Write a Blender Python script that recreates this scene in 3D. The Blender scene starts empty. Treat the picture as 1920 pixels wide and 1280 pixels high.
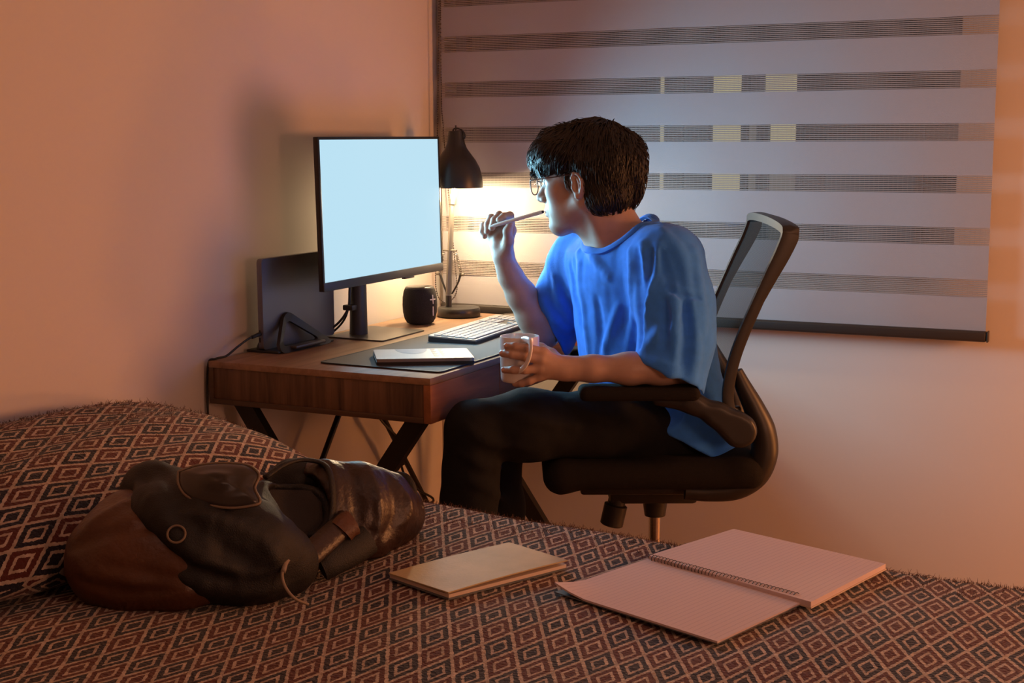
import bpy, bmesh, math, random
import numpy as np
from mathutils import Vector, Matrix

random.seed(7)
rng = np.random.default_rng(7)
S = bpy.context.scene
COL = S.collection
R = math.radians

# ------------------------------------------------------------------ camera
CAM = np.array([1.45302597, -2.56969686, 1.25004635])
YAW, PITCH, ROLL = R(26.15002491), R(8.14560923), R(-0.25707175)
FPX = 2667.0
def cam_axes():
    fw = np.array([-math.sin(YAW) * math.cos(PITCH), math.cos(YAW) * math.cos(PITCH), -math.sin(PITCH)])
    rt = np.array([math.cos(YAW), math.sin(YAW), 0.0])
    up = np.cross(rt, fw)
    rt2 = math.cos(ROLL) * rt + math.sin(ROLL) * up
    return rt2, np.cross(rt2, fw), fw
RT, UP, FW = cam_axes()
FWH = np.array([-math.sin(YAW), math.cos(YAW), 0.0])
RTH = np.array([math.cos(YAW), math.sin(YAW), 0.0])
def ray(u, v):
    return FW + RT * ((u - 960) / FPX) - UP * ((v - 640) / FPX)
def at(u, v, d):
    """surveyed point of the photograph, d metres in front of the camera, as a world position"""
    r = ray(u, v)
    return CAM + r * (d / (r @ FWH))
cam = bpy.data.cameras.new('camera')
cam.sensor_width = 36.0
cam.lens = FPX / 1920 * 36
cam.clip_end = 200
co = bpy.data.objects.new('camera', cam)
co.matrix_world = Matrix(((RT[0], UP[0], -FW[0], CAM[0]), (RT[1], UP[1], -FW[1], CAM[1]), (RT[2], UP[2], -FW[2], CAM[2]), (0, 0, 0, 1)))
COL.objects.link(co)
S.camera = co

# ------------------------------------------------------------------ world, lights, exposure
S.view_settings.view_transform = 'Standard'
S.view_settings.look = 'None'
S.view_settings.gamma = 1.0
S.view_settings.use_curve_mapping = False
S.view_settings.exposure = 0.0
W = bpy.data.worlds.new('night')
S.world = W
W.use_nodes = True
W.node_tree.nodes['Background'].inputs[0].default_value = (0.10, 0.14, 0.24, 1)
W.node_tree.nodes['Background'].inputs[1].default_value = 0.05

def light(name, kind, loc, energy, color, rot=None, **kw):
    l = bpy.data.lights.new(name, kind)
    l.energy = energy
    l.color = color
    for k, v in kw.items():
        setattr(l, k, v)
    o = bpy.data.objects.new(name, l)
    o.location = loc
    if rot is not None:
        o.rotation_euler = rot
    COL.objects.link(o)
    return o
def aim(o, target):
    o.rotation_euler = (Vector(target) - o.location).to_track_quat('-Z', 'Y').to_euler()

# warm lamp standing out of frame to the right, near the window wall (it throws the head's shadow on the left wall)
WARM = light('warm_corner_lamp_light', 'AREA', (2.42, 0.66, 1.06), 24, (1.0, 0.355, 0.115), shape='DISK', size=0.38)
aim(WARM, (-0.4, 0.3, 0.75))
# added low amber fill out of frame, brightens the wall under the desk
LOWL = light('low_fill_light', 'AREA', (2.50, 0.98, 0.34), 9, (1.0, 0.33, 0.08), shape='DISK', size=0.22)
aim(LOWL, (-0.6, 0.80, 0.40))
# added orange fill from the right, brightens the bed, mug and desk side
BACKL = light('warm_fill_light', 'AREA', (2.55, -1.35, 1.1), 10, (1.0, 0.42, 0.22), shape='DISK', size=0.5)
aim(BACKL, (0.1, -0.1, 0.65))
# added overhead fill standing in for soft reflected room light
ROOML = light('overhead_fill_light', 'AREA', (0.9, -1.6, 2.45), 2.0, (1.0, 0.56, 0.42), (0, 0, 0), shape='DISK', size=0.9)
# what the monitor's panel gives off towards the person
MONL = light('monitor_panel_light', 'AREA', (-0.425, 0.552, 1.075), 9.4, (0.34, 0.76, 1.0), shape='RECTANGLE', size=0.59, size_y=0.33, spread=R(125))
aim(MONL, (1.0, 0.552, 1.06))

# ------------------------------------------------------------------ materials
MATS = {}
def _new(name):
    m = bpy.data.materials.new(name)
    m.use_nodes = True
    nt = m.node_tree
    b = nt.nodes['Principled BSDF']
    MATS[name] = m
    return m, nt, b
def N(nt, t, **kw):
    n = nt.nodes.new(t)
    for k, v in kw.items():
        setattr(n, k, v)
    return n
def setin(n, name, v):
    n.inputs[name].default_value = v
def mat(name, col, rough=0.5, metal=0.0, noise=0.0, nscale=30.0, bump=0.0, bscale=120.0, spec=0.5, stretch=(1, 1, 1), sheen=0.0, sss=0.0, detail=4.0):
    m, nt, b = _new(name)
    c = (col[0], col[1], col[2], 1)
    setin(b, 'Base Color', c)
    setin(b, 'Roughness', rough)
    setin(b, 'Metallic', metal)
    setin(b, 'Specular IOR Level', spec)
    if sheen:
        setin(b, 'Sheen Weight', sheen)
    if sss:
        setin(b, 'Subsurface Weight', sss)
        setin(b, 'Subsurface Radius', (0.012, 0.005, 0.003))
        setin(b, 'Subsurface Scale', 1.0)
    tc = N(nt, 'ShaderNodeTexCoord')
    mp = N(nt, 'ShaderNodeMapping')
    setin(mp, 'Scale', stretch)
    nt.links.new(tc.outputs['Object'], mp.inputs['Vector'])
    if noise:
        t = N(nt, 'ShaderNodeTexNoise')
        setin(t, 'Scale', nscale)
        setin(t, 'Detail', detail)
        nt.links.new(mp.outputs[0], t.inputs['Vector'])
        r = N(nt, 'ShaderNodeValToRGB')
        r.color_ramp.elements[0].position = 0.3
        r.color_ramp.elements[1].position = 0.7
        r.color_ramp.elements[0].color = tuple(max(0, x * (1 - noise)) for x in col) + (1,)
        r.color_ramp.elements[1].color = tuple(min(1, x * (1 + noise)) for x in col) + (1,)
        nt.links.new(t.outputs['Fac'], r.inputs[0])
        nt.links.new(r.outputs[0], b.inputs['Base Color'])
    if bump:
        t = N(nt, 'ShaderNodeTexNoise')
        setin(t, 'Scale', bscale)
        setin(t, 'Detail', 3.0)
        nt.links.new(mp.outputs[0], t.inputs['Vector'])
        bp = N(nt, 'ShaderNodeBump')
        setin(bp, 'Strength', bump)
        setin(bp, 'Distance', 0.004)
        nt.links.new(t.outputs['Fac'], bp.inputs['Height'])
        nt.links.new(bp.outputs[0], b.inputs['Normal'])
    return m
def emit(name, col, strength):
    m, nt, b = _new(name)
    setin(b, 'Base Color', (0.02, 0.02, 0.02, 1))
    setin(b, 'Emission Color', (*col, 1))
    setin(b, 'Emission Strength', strength)
    setin(b, 'Roughness', 0.6)
    setin(b, 'Specular IOR Level', 0.0)
    return m
def wood(name, dark, light_, axis, scale=1.0, rough=0.42, planks=True):
    """walnut board, grain along `axis` (0 x, 1 y, 2 z)"""
    m, nt, b = _new(name)
    tc = N(nt, 'ShaderNodeTexCoord')
    st = [26.0, 26.0, 26.0]
    st[axis] = 1.6
    mp = N(nt, 'ShaderNodeMapping')
    setin(mp, 'Scale', tuple(s * scale for s in st))
    nt.links.new(tc.outputs['Object'], mp.inputs['Vector'])
    t = N(nt, 'ShaderNodeTexNoise')
    setin(t, 'Scale', 1.6); setin(t, 'Detail', 8.0); setin(t, 'Roughness', 0.62); setin(t, 'Distortion', 0.6)
    nt.links.new(mp.outputs[0], t.inputs['Vector'])
    st2 = [7.0, 7.0, 7.0]
    st2[axis] = 0.9
    mp2 = N(nt, 'ShaderNodeMapping')
    setin(mp2, 'Scale', tuple(st2))
    nt.links.new(tc.outputs['Object'], mp2.inputs['Vector'])
    t2 = N(nt, 'ShaderNodeTexNoise')
    setin(t2, 'Scale', 1.4); setin(t2, 'Detail', 2.0); setin(t2, 'Distortion', 1.2)
    nt.links.new(mp2.outputs[0], t2.inputs['Vector'])
    mx = N(nt, 'ShaderNodeMath', operation='MULTIPLY_ADD')
    mx.inputs[1].default_value = 0.55
    nt.links.new(t.outputs['Fac'], mx.inputs[0])
    m2 = N(nt, 'ShaderNodeMath', operation='MULTIPLY')
    m2.inputs[1].default_value = 0.45
    nt.links.new(t2.outputs['Fac'], m2.inputs[0])
    nt.links.new(m2.outputs[0], mx.inputs[2])
    r = N(nt, 'ShaderNodeValToRGB')
    r.color_ramp.elements[0].position = 0.36
    r.color_ramp.elements[1].position = 0.64
    r.color_ramp.elements[0].color = (*dark, 1)
    r.color_ramp.elements[1].color = (*light_, 1)
    nt.links.new(mx.outputs[0], r.inputs[0])
    nt.links.new(r.outputs[0], b.inputs['Base Color'])
    setin(b, 'Roughness', rough)
    bp = N(nt, 'ShaderNodeBump')
    setin(bp, 'Strength', 0.12); setin(bp, 'Distance', 0.002)
    nt.links.new(t.outputs['Fac'], bp.inputs['Height'])
    nt.links.new(bp.outputs[0], b.inputs['Normal'])
    return m
def clear(name, tint=(1, 1, 1), gloss=0.08, rough=0.02):
    """thin clear sheet: mostly transparent with a glossy coat"""
    m = bpy.data.materials.new(name)
    m.use_nodes = True
    nt = m.node_tree
    nt.nodes.clear()
    o = N(nt, 'ShaderNodeOutputMaterial')
    mx = N(nt, 'ShaderNodeMixShader')
    tr = N(nt, 'ShaderNodeBsdfTransparent')
    tr.inputs[0].default_value = (*tint, 1)
    gl = N(nt, 'ShaderNodeBsdfGlossy')
    gl.inputs['Roughness'].default_value = rough
    mx.inputs[0].default_value = gloss
    nt.links.new(tr.outputs[0], mx.inputs[1])
    nt.links.new(gl.outputs[0], mx.inputs[2])
    nt.links.new(mx.outputs[0], o.inputs[0])
    MATS[name] = m
    return m
def math_chain(nt):
    def op(o, a, b=None, c=None):
        n = N(nt, 'ShaderNodeMath', operation=o)
        for i, x in enumerate((a, b, c)):
            if x is None:
                continue
            if isinstance(x, (int, float)):
                n.inputs[i].default_value = x
            else:
                nt.links.new(x, n.inputs[i])
        return n.outputs[0]
    return op
def diamond_fabric(name):
    """woven diamond lattice read from the UV map (one unit = one diamond)"""
    m, nt, b = _new(name)
    op = math_chain(nt)
    uv = N(nt, 'ShaderNodeUVMap')
    tc = N(nt, 'ShaderNodeTexCoord')
    nz = N(nt, 'ShaderNodeTexNoise')
    setin(nz, 'Scale', 170.0); setin(nz, 'Detail', 2.0)
    nt.links.new(tc.outputs['Object'], nz.inputs['Vector'])
    sp = N(nt, 'ShaderNodeSeparateXYZ')
    nt.links.new(uv.outputs[0], sp.inputs[0])
    sc = N(nt, 'ShaderNodeSeparateColor')
    nt.links.new(nz.outputs['Color'], sc.inputs[0])
    u = op('ADD', sp.outputs[0], op('MULTIPLY', op('SUBTRACT', sc.outputs[0], 0.5), 0.11))
    v = op('ADD', sp.outputs[1], op('MULTIPLY', op('SUBTRACT', sc.outputs[1], 0.5), 0.11))
    fu = op('ABSOLUTE', op('SUBTRACT', op('FRACT', u), 0.5))
    fv = op('ABSOLUTE', op('SUBTRACT', op('FRACT', v), 0.5))
    d = op('MULTIPLY', op('MAXIMUM', fu, fv), 2.0)
    line = op('GREATER_THAN', d, 0.885)
    ring = op('MULTIPLY', op('GREATER_THAN', d, 0.36), op('LESS_THAN', d, 0.55))
    cream = op('MAXIMUM', line, ring)
    par = op('MODULO', op('ABSOLUTE', op('ADD', op('FLOOR', u), op('FLOOR', v))), 2.0)
    mx = N(nt, 'ShaderNodeMix', data_type='RGBA')
    mx.inputs['A'].default_value = (0.016, 0.014, 0.024, 1)
    mx.inputs['B'].default_value = (0.085, 0.020, 0.016, 1)
    nt.links.new(par, mx.inputs['Factor'])
    big = N(nt, 'ShaderNodeTexNoise')
    setin(big, 'Scale', 60.0)
    nt.links.new(tc.outputs['Object'], big.inputs['Vector'])
    cr = N(nt, 'ShaderNodeValToRGB')
    cr.color_ramp.elements[0].position = 0.3
    cr.color_ramp.elements[1].position = 0.75
    cr.color_ramp.elements[0].color = (0.30, 0.225, 0.175, 1)
    cr.color_ramp.elements[1].color = (0.56, 0.44, 0.36, 1)
    nt.links.new(big.outputs['Fac'], cr.inputs[0])
    m2 = N(nt, 'ShaderNodeMix', data_type='RGBA')
    nt.links.new(cream, m2.inputs['Factor'])
    nt.links.new(mx.outputs['Result'], m2.inputs['A'])
    nt.links.new(cr.outputs[0], m2.inputs['B'])
    nt.links.new(m2.outputs['Result'], b.inputs['Base Color'])
    setin(b, 'Roughness', 0.95)
    setin(b, 'Specular IOR Level', 0.1)
    setin(b, 'Sheen Weight', 0.15)
    bp = N(nt, 'ShaderNodeBump')
    setin(bp, 'Strength', 0.8); setin(bp, 'Distance', 0.004)
    hh = op('ADD', op('MULTIPLY', cream, 0.35), nz.outputs['Fac'])
    nt.links.new(hh, bp.inputs['Height'])
    nt.links.new(bp.outputs[0], b.inputs['Normal'])
    return m

mat('wall', (0.66, 0.61, 0.57), 0.85, bump=0.06, bscale=90, spec=0.2)
mat('ceiling', (0.7, 0.67, 0.63), 0.9, spec=0.2)
mat('floor', (0.36, 0.22, 0.13), 0.5, noise=0.3, nscale=6)
mat('facade', (0.10, 0.09, 0.085), 0.9, noise=0.2, nscale=3)
mat('window_frame', (0.06, 0.05, 0.05), 0.5)
clear('glass', (0.9, 0.93, 0.95), 0.05)
emit('lit_pane', (1.0, 0.80, 0.42), 0.62)
emit('dim_pane', (0.9, 0.72, 0.5), 0.16)
emit('blue_pane', (0.2, 0.35, 0.5), 0.06)
mat('blind_fabric', (0.37, 0.36, 0.385), 0.9, bump=0.15, bscale=900, spec=0.15)
mat('blind_thread', (0.30, 0.275, 0.265), 0.9, spec=0.1)
mat('rail', (0.030, 0.024, 0.020), 0.45)
mat('bead', (0.05, 0.035, 0.03), 0.4)
wood('walnut_x', (0.036, 0.018, 0.010), (0.23, 0.122, 0.065), 2, rough=0.6)
wood('walnut_top', (0.17, 0.095, 0.052), (0.36, 0.215, 0.125), 1, rough=0.5)
wood('walnut_y', (0.15, 0.048, 0.015), (0.36, 0.135, 0.046), 1, scale=0.6, rough=0.75)  # redder than the other boards, to carry the warm light in its colour
wood('walnut_edge', (0.055, 0.030, 0.018), (0.12, 0.068, 0.040), 0)
mat('leg_black', (0.014, 0.011, 0.009), 0.45)
mat('black_plastic', (0.018, 0.017, 0.017), 0.42)
mat('dark_grey', (0.045, 0.043, 0.043), 0.4)
mat('stand_grey', (0.085, 0.080, 0.075), 0.38, metal=0.4)
emit('screen', (0.50, 0.76, 0.90), 1.0)
mat('space_grey', (0.20, 0.19, 0.20), 0.36, metal=0.75)
mat('cable', (0.010, 0.010, 0.010), 0.5)
mat('speaker_cloth', (0.020, 0.017, 0.017), 0.95, bump=0.5, bscale=700, noise=0.5, nscale=600)
mat('white_mark', (0.75, 0.70, 0.68), 0.6)
mat('lamp_black', (0.020, 0.018, 0.016), 0.38)
mat('lamp_inner', (0.8, 0.76, 0.68), 0.5)
mat('lamp_metal', (0.20, 0.18, 0.155), 0.4, metal=0.6)
emit('bulb', (1.0, 0.80, 0.46), 9.0)
mat('mat_grey', (0.075, 0.070, 0.068), 0.8, bump=0.2, bscale=1200)
mat('mat_edge', (0.008, 0.006, 0.007), 0.6)
mat('keyboard_white', (0.34, 0.32, 0.30), 0.5, spec=0.3)
mat('key_white', (0.34, 0.32, 0.30), 0.55, spec=0.3)
mat('key_gap', (0.02, 0.018, 0.016), 0.6)
mat('keyboard_dark', (0.030, 0.032, 0.038), 0.4)
mat('tablet_edge', (0.30, 0.28, 0.29), 0.35, metal=0.6)
mat('tablet_case', (0.015, 0.014, 0.016), 0.5)
mat('print_white', (0.36, 0.34, 0.32), 0.4, spec=0.3)
mat('print_blue', (0.05, 0.10, 0.17), 0.4, spec=0.3)
mat('print_ink', (0.04, 0.06, 0.10), 0.4, spec=0.3)
mat('coaster', (0.10, 0.085, 0.07), 0.5)
mat('mug', (0.78, 0.76, 0.76), 0.18)
mat('coffee', (0.03, 0.012, 0.006), 0.1)
mat('pen', (0.74, 0.70, 0.66), 0.35)
mat('pen_tip', (0.04, 0.03, 0.03), 0.4)
mat('skin', (0.46, 0.30, 0.235), 0.46, noise=0.06, nscale=40, sss=0.12, bump=0.05, bscale=500)
mat('lip', (0.42, 0.17, 0.14), 0.4, sss=0.1)
mat('nail', (0.60, 0.36, 0.30), 0.3)
mat('eye_white', (0.75, 0.73, 0.70), 0.2)
mat('eye_iris', (0.03, 0.015, 0.01), 0.15)
mat('hair', (0.010, 0.0065, 0.005), 0.42, spec=0.5)
mat('shirt', (0.048, 0.245, 0.95), 0.85, bump=0.25, bscale=900, sheen=0.15, spec=0.15, noise=0.06, nscale=60)
mat('trousers', (0.012, 0.0125, 0.014), 0.9, bump=0.25, bscale=700, spec=0.15)
mat('shoe', (0.03, 0.03, 0.03), 0.6)
mat('glasses_frame', (0.10, 0.055, 0.045), 0.3)
clear('lens', (0.97, 0.97, 0.97), 0.06, 0.0)
mat('chair_black', (0.016, 0.014, 0.013), 0.42)
mat('chair_fabric', (0.014, 0.012, 0.011), 0.9, bump=0.4, bscale=800, spec=0.15)
mat('chrome', (0.55, 0.52, 0.50), 0.2, metal=1.0)
mat('pack_black', (0.0055, 0.0045, 0.0045), 0.62, bump=0.35, bscale=500, noise=0.35, nscale=10)
mat('pack_brown', (0.075, 0.027, 0.011), 0.42, noise=0.35, nscale=9, bump=0.25, bscale=160)
mat('pack_leather', (0.028, 0.013, 0.009), 0.40, noise=0.4, nscale=14, bump=0.3, bscale=140)
mat('pack_sheen', (0.030, 0.022, 0.018), 0.28, noise=0.3, nscale=12)
mat('pack_lining', (0.020, 0.014, 0.013), 0.8, bump=0.3, bscale=600)
mat('piping', (0.17, 0.12, 0.08), 0.5)
mat('cord', (0.24, 0.18, 0.13), 0.6)
mat('kraft', (0.50, 0.38, 0.20), 0.6, noise=0.22, nscale=9, bump=0.1, bscale=200)
mat('paper', (0.68, 0.56, 0.55), 0.75)
mat('paper_edge', (0.62, 0.50, 0.42), 0.8)
mat('cover_grey', (0.12, 0.13, 0.14), 0.5)
mat('coil', (0.10, 0.085, 0.08), 0.35, metal=0.6)
mat('mattress', (0.5, 0.42, 0.38), 0.9)
diamond_fabric('diamonds')
mat('fuzz', (0.10, 0.055, 0.045), 0.95, spec=0.05)

def ruled_paper():
    m, nt, b = _new('ruled')
    op = math_chain(nt)
    uv = N(nt, 'ShaderNodeUVMap')
    sp = N(nt, 'ShaderNodeSeparateXYZ')
    nt.links.new(uv.outputs[0], sp.inputs[0])
    ln = op('LESS_THAN', op('FRACT', op('MULTIPLY', sp.outputs[1], 32.0)), 0.12)
    ln = op('MULTIPLY', ln, op('GREATER_THAN', sp.outputs[0], 0.03))
    mx = N(nt, 'ShaderNodeMix', data_type='RGBA')
    mx.inputs['A'].default_value = (0.66, 0.53, 0.53, 1)
    mx.inputs['B'].default_value = (0.54, 0.43, 0.46, 1)
    nt.links.new(ln, mx.inputs['Factor'])
    nt.links.new(mx.outputs['Result'], b.inputs['Base Color'])
    setin(b, 'Roughness', 0.8)
    setin(b, 'Specular IOR Level', 0.2)
ruled_paper()

# ------------------------------------------------------------------ mesh helpers
def V(*a):
    return np.array(a, dtype=float)
def link(name, me, m, parent=None, smooth=40):
    for x in (m if isinstance(m, (list, tuple)) else [m]):
        me.materials.append(MATS[x])
    o = bpy.data.objects.new(name, me)
    COL.objects.link(o)
    if smooth:
        me.polygons.foreach_set('use_smooth', [True] * len(me.polygons))
        if smooth < 180:
            me.set_sharp_from_angle(angle=R(smooth))
    if parent is not None:
        o.parent = parent
        o.matrix_parent_inverse = parent.matrix_world.inverted() if parent.type != 'EMPTY' else Matrix.Translation(-Vector(parent.location))
    return o
def tag(o, label=None, cat=None, group=None, kind=None):
    if label: o['label'] = label
    if cat: o['category'] = cat
    if group: o['group'] = group
    if kind: o['kind'] = kind
    return o
def thing(name, label, cat, loc=(0, 0, 0), group=None):
    o = bpy.data.objects.new(name, None)
    o.location = tuple(float(x) for x in loc)
    o.empty_display_size = 0.05
    COL.objects.link(o)
    return tag(o, label, cat, group)
def raw(name, verts, faces, m, parent=None, smooth=40, uv=None):
    me = bpy.data.meshes.new(name)
    me.from_pydata([tuple(map(float, v)) for v in verts], [], [tuple(int(i) for i in f) for f in faces])
    if uv is not None:
        l = me.uv_layers.new(name='UVMap')
        idx = np.zeros(len(me.loops), dtype=np.int32)
        me.loops.foreach_get('vertex_index', idx)
        l.data.foreach_set('uv', np.asarray(uv, dtype=np.float32)[idx].ravel())
    me.update()
    return link(name, me, m, parent, smooth)
def frame_of(t):
    t = np.asarray(t, float)
    t = t / np.linalg.norm(t)
    a = V(0, 0, 1) if abs(t[2]) < 0.9 else V(1, 0, 0)
    n = np.cross(a, t); n /= np.linalg.norm(n)
    return n, np.cross(t, n)
def spline(pts, n):
    """Catmull-Rom through the points, n samples"""
    P = np.asarray(pts, float)
    P = np.vstack([2 * P[0] - P[1], P, 2 * P[-1] - P[-2]])
    m = len(P) - 3
    out = []
    for s in np.linspace(0, m, n):
        i = min(int(s), m - 1)
        t = s - i
        p0, p1, p2, p3 = P[i:i + 4]
        out.append(0.5 * (2 * p1 + (p2 - p0) * t + (2 * p0 - 5 * p1 + 4 * p2 - p3) * t * t + (3 * p1 - p0 - 3 * p2 + p3) * t ** 3))
    return np.array(out)
class MB:
    """collects shapes for ONE mesh"""
    def __init__(s):
        s.v, s.f, s.m = [], [], []
    def add(s, v, f, mi=0):
        o = len(s.v)
        s.v += [tuple(map(float, x)) for x in v]
        s.f += [tuple(i + o for i in x) for x in f]
        s.m += [mi] * len(f)
        return s
    def box(s, lo, hi, bev=0.0, seg=2, rot=None, org=None, mi=0):
        bm = bmesh.new()
        bmesh.ops.create_cube(bm, size=1.0)
        lo, hi = np.asarray(lo, float), np.asarray(hi, float)
        c, d = (lo + hi) / 2, hi - lo
        for v in bm.verts:
            v.co = Vector(c + np.array(v.co) * d)
        if bev > 0:
            bmesh.ops.bevel(bm, geom=list(bm.edges), offset=min(bev, min(d) * 0.49), segments=seg, affect='EDGES', profile=0.5)
        return s._bm(bm, rot, org, mi)
    def _bm(s, bm, rot=None, org=None, mi=0):
        bm.verts.index_update()
        v = np.array([x.co[:] for x in bm.verts])
        f = [[x.index for x in q.verts] for q in bm.faces]
        bm.free()
        if rot is not None:
            o = np.zeros(3) if org is None else np.asarray(org, float)
            v = (v - o) @ np.asarray(rot).T + o
        return s.add(v, f, mi)
    def tube(s, path, r, n=8, caps=True, ell=None, mi=0, up=None):
        P = np.asarray(path, float)
        k = len(P)
        rr = np.broadcast_to(np.asarray(r, float), (k,)) if np.ndim(r) <= 1 else r
        T = np.gradient(P, axis=0)
        T /= np.linalg.norm(T, axis=1)[:, None] + 1e-12
        if up is not None:
            a = np.asarray(up, float)
            nn = np.cross(a, T[0]); nn /= np.linalg.norm(nn)
        else:
            nn, _ = frame_of(T[0])
        vs = []
        for i in range(k):
            nn = nn - T[i] * (nn @ T[i])
            nn /= np.linalg.norm(nn) + 1e-12
            b = np.cross(T[i], nn)
            e = (1, 1) if ell is None else ell
            for j in range(n):
                a = 2 * math.pi * j / n
                vs.append(P[i] + rr[i] * (nn * math.cos(a) * e[0] + b * math.sin(a) * e[1]))
        fs = []
        for i in range(k - 1):
            for j in range(n):
                j2 = (j + 1) % n
                fs.append((i * n + j, i * n + j2, (i + 1) * n + j2, (i + 1) * n + j))
        if caps:
            fs.append(tuple(range(n - 1, -1, -1)))
            fs.append(tuple((k - 1) * n + j for j in range(n)))
        return s.add(vs, fs, mi)
    def tubes(s, P, rad, n=3):
        """many open tubes at once: P (count, points, 3), rad (count, points)"""
        c, k, _ = P.shape
        T = np.gradient(P, axis=1); T /= np.linalg.norm(T, axis=2)[..., None] + 1e-12
        ref = np.where(np.abs(T[:, :1, 2:3]) < 0.9, V(0, 0, 1), V(1, 0, 0))
        A = np.cross(np.broadcast_to(ref, T.shape), T); A /= np.linalg.norm(A, axis=2)[..., None] + 1e-12
        B = np.cross(T, A)
        vs = np.concatenate([(P + rad[..., None] * (A * math.cos(2 * math.pi * j / n) + B * math.sin(2 * math.pi * j / n)))[:, :, None] for j in range(n)], 2).reshape(-1, 3)
        ids = np.arange(c * k * n).reshape(c, k, n)
        nx = np.roll(ids, -1, 2)
        q = np.stack([ids[:, :-1], nx[:, :-1], nx[:, 1:], ids[:, 1:]], -1).reshape(-1, 4) + len(s.v)
        s.v += vs.tolist(); s.f += q.tolist(); s.m += [0] * len(q)
        return s
    def cyl(s, a, b, r0, r1=None, n=20, mi=0):
        r1 = r0 if r1 is None else r1
        return s.tube([a, b], [r0, r1], n, mi=mi)
    def lathe(s, prof, org, axis=(0, 0, 1), n=32, mi=0):
        """profile (radius, height) turned about an axis; zero radius closes it"""
        t = np.asarray(axis, float); t /= np.linalg.norm(t)
        a, b = frame_of(t)
        vs, fs, rows = [], [], []
        for r_, h in prof:
            if r_ <= 1e-6:
                rows.append([len(vs)]); vs.append(np.asarray(org) + t * h)
            else:
                row = []
                for j in range(n):
                    q = 2 * math.pi * j / n
                    row.append(len(vs))
                    vs.append(np.asarray(org) + t * h + r_ * (a * math.cos(q) + b * math.sin(q)))
                rows.append(row)
        for p, q in zip(rows[:-1], rows[1:]):
            if len(p) == 1 and len(q) == 1: continue
            for j in range(n):
                j2 = (j + 1) % n
                if len(p) == 1: fs.append((p[0], q[j2], q[j]))
                elif len(q) == 1: fs.append((p[j], p[j2], q[0]))
                else: fs.append((p[j], p[j2], q[j2], q[j]))
        return s.add(vs, fs, mi)
    def prism(s, poly, off, mi=0):
        """closed polygon (3d points) pushed along off"""
        P = np.asarray(poly, float); k = len(P)
        off = np.asarray(off, float)
        vs = list(P) + list(P + off)
        fs = [tuple(range(k - 1, -1, -1)), tuple(range(k, 2 * k))]
        fs += [(i, (i + 1) % k, k + (i + 1) % k, k + i) for i in range(k)]
        return s.add(vs, fs, mi)
    def loop_prism(s, outer, inner, off, mi=0):
        """ring plate between two closed outlines with equal counts"""
        A, B = np.asarray(outer, float), np.asarray(inner, float)
        off = np.asarray(off, float)
        k = len(A)
        vs = list(A) + list(B) + list(A + off) + list(B + off)
        fs = []
        for i in range(k):
            j = (i + 1) % k
            fs += [(i, j, k + j, k + i)[::-1], (2 * k + i, 2 * k + j, 3 * k + j, 3 * k + i), (i, j, 2 * k + j, 2 * k + i), (k + j, k + i, 3 * k + i, 3 * k + j)]
        return s.add(vs, fs, mi)
    def sphere(s, c, r, n=12, m=8, mi=0):
        c = np.asarray(c, float)
        rr = np.broadcast_to(np.asarray(r, float), (3,))
        vs = [c + V(0, 0, rr[2])]
        for i in range(1, m):
            t = math.pi * i / m
            for j in range(n):
                p = 2 * math.pi * j / n
                vs.append(c + rr * V(math.sin(t) * math.cos(p), math.sin(t) * math.sin(p), math.cos(t)))
        vs.append(c - V(0, 0, rr[2]))
        fs = [(0, 1 + j, 1 + (j + 1) % n) for j in range(n)]
        for i in range(m - 2):
            for j in range(n):
                a = 1 + i * n
                fs.append((a + j, a + n + j, a + n + (j + 1) % n, a + (j + 1) % n))
        e = len(vs) - 1; a = 1 + (m - 2) * n
        fs += [(a + j, e, a + (j + 1) % n) for j in range(n)]
        return s.add(vs, fs, mi)
    def done(s, name, m, parent=None, smooth=40):
        me = bpy.data.meshes.new(name)
        me.from_pydata(s.v, [], s.f)
        bm = bmesh.new(); bm.from_mesh(me)
        bmesh.ops.recalc_face_normals(bm, faces=bm.faces)
        bm.to_mesh(me); bm.free()
        if isinstance(m, (list, tuple)):
            me.polygons.foreach_set('material_index', s.m)
        me.update()
        return link(name, me, m, parent, smooth)
def round_poly(pts, rad, seg=6):
    """rounded 2d polygon"""
    P = [np.asarray(p, float) for p in pts]
    out = []
    for i in range(len(P)):
        a, b, c = P[i - 1], P[i], P[(i + 1) % len(P)]
        u = (a - b) / np.linalg.norm(a - b); w = (c - b) / np.linalg.norm(c - b)
        r_ = rad[i] if isinstance(rad, (list, tuple)) else rad
        ang = math.acos(max(-1, min(1, float(u @ w))))
        d = r_ / math.tan(ang / 2)
        d = min(d, 0.49 * np.linalg.norm(a - b), 0.49 * np.linalg.norm(c - b))
        p0, p1 = b + u * d, b + w * d
        for t in np.linspace(0, 1, seg):
            out.append((1 - t) ** 2 * p0 + 2 * t * (1 - t) * b + t * t * p1)
    return out
def rotz(a):
    c, s = math.cos(a), math.sin(a)
    return np.array([[c, -s, 0], [s, c, 0], [0, 0, 1.0]])

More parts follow.
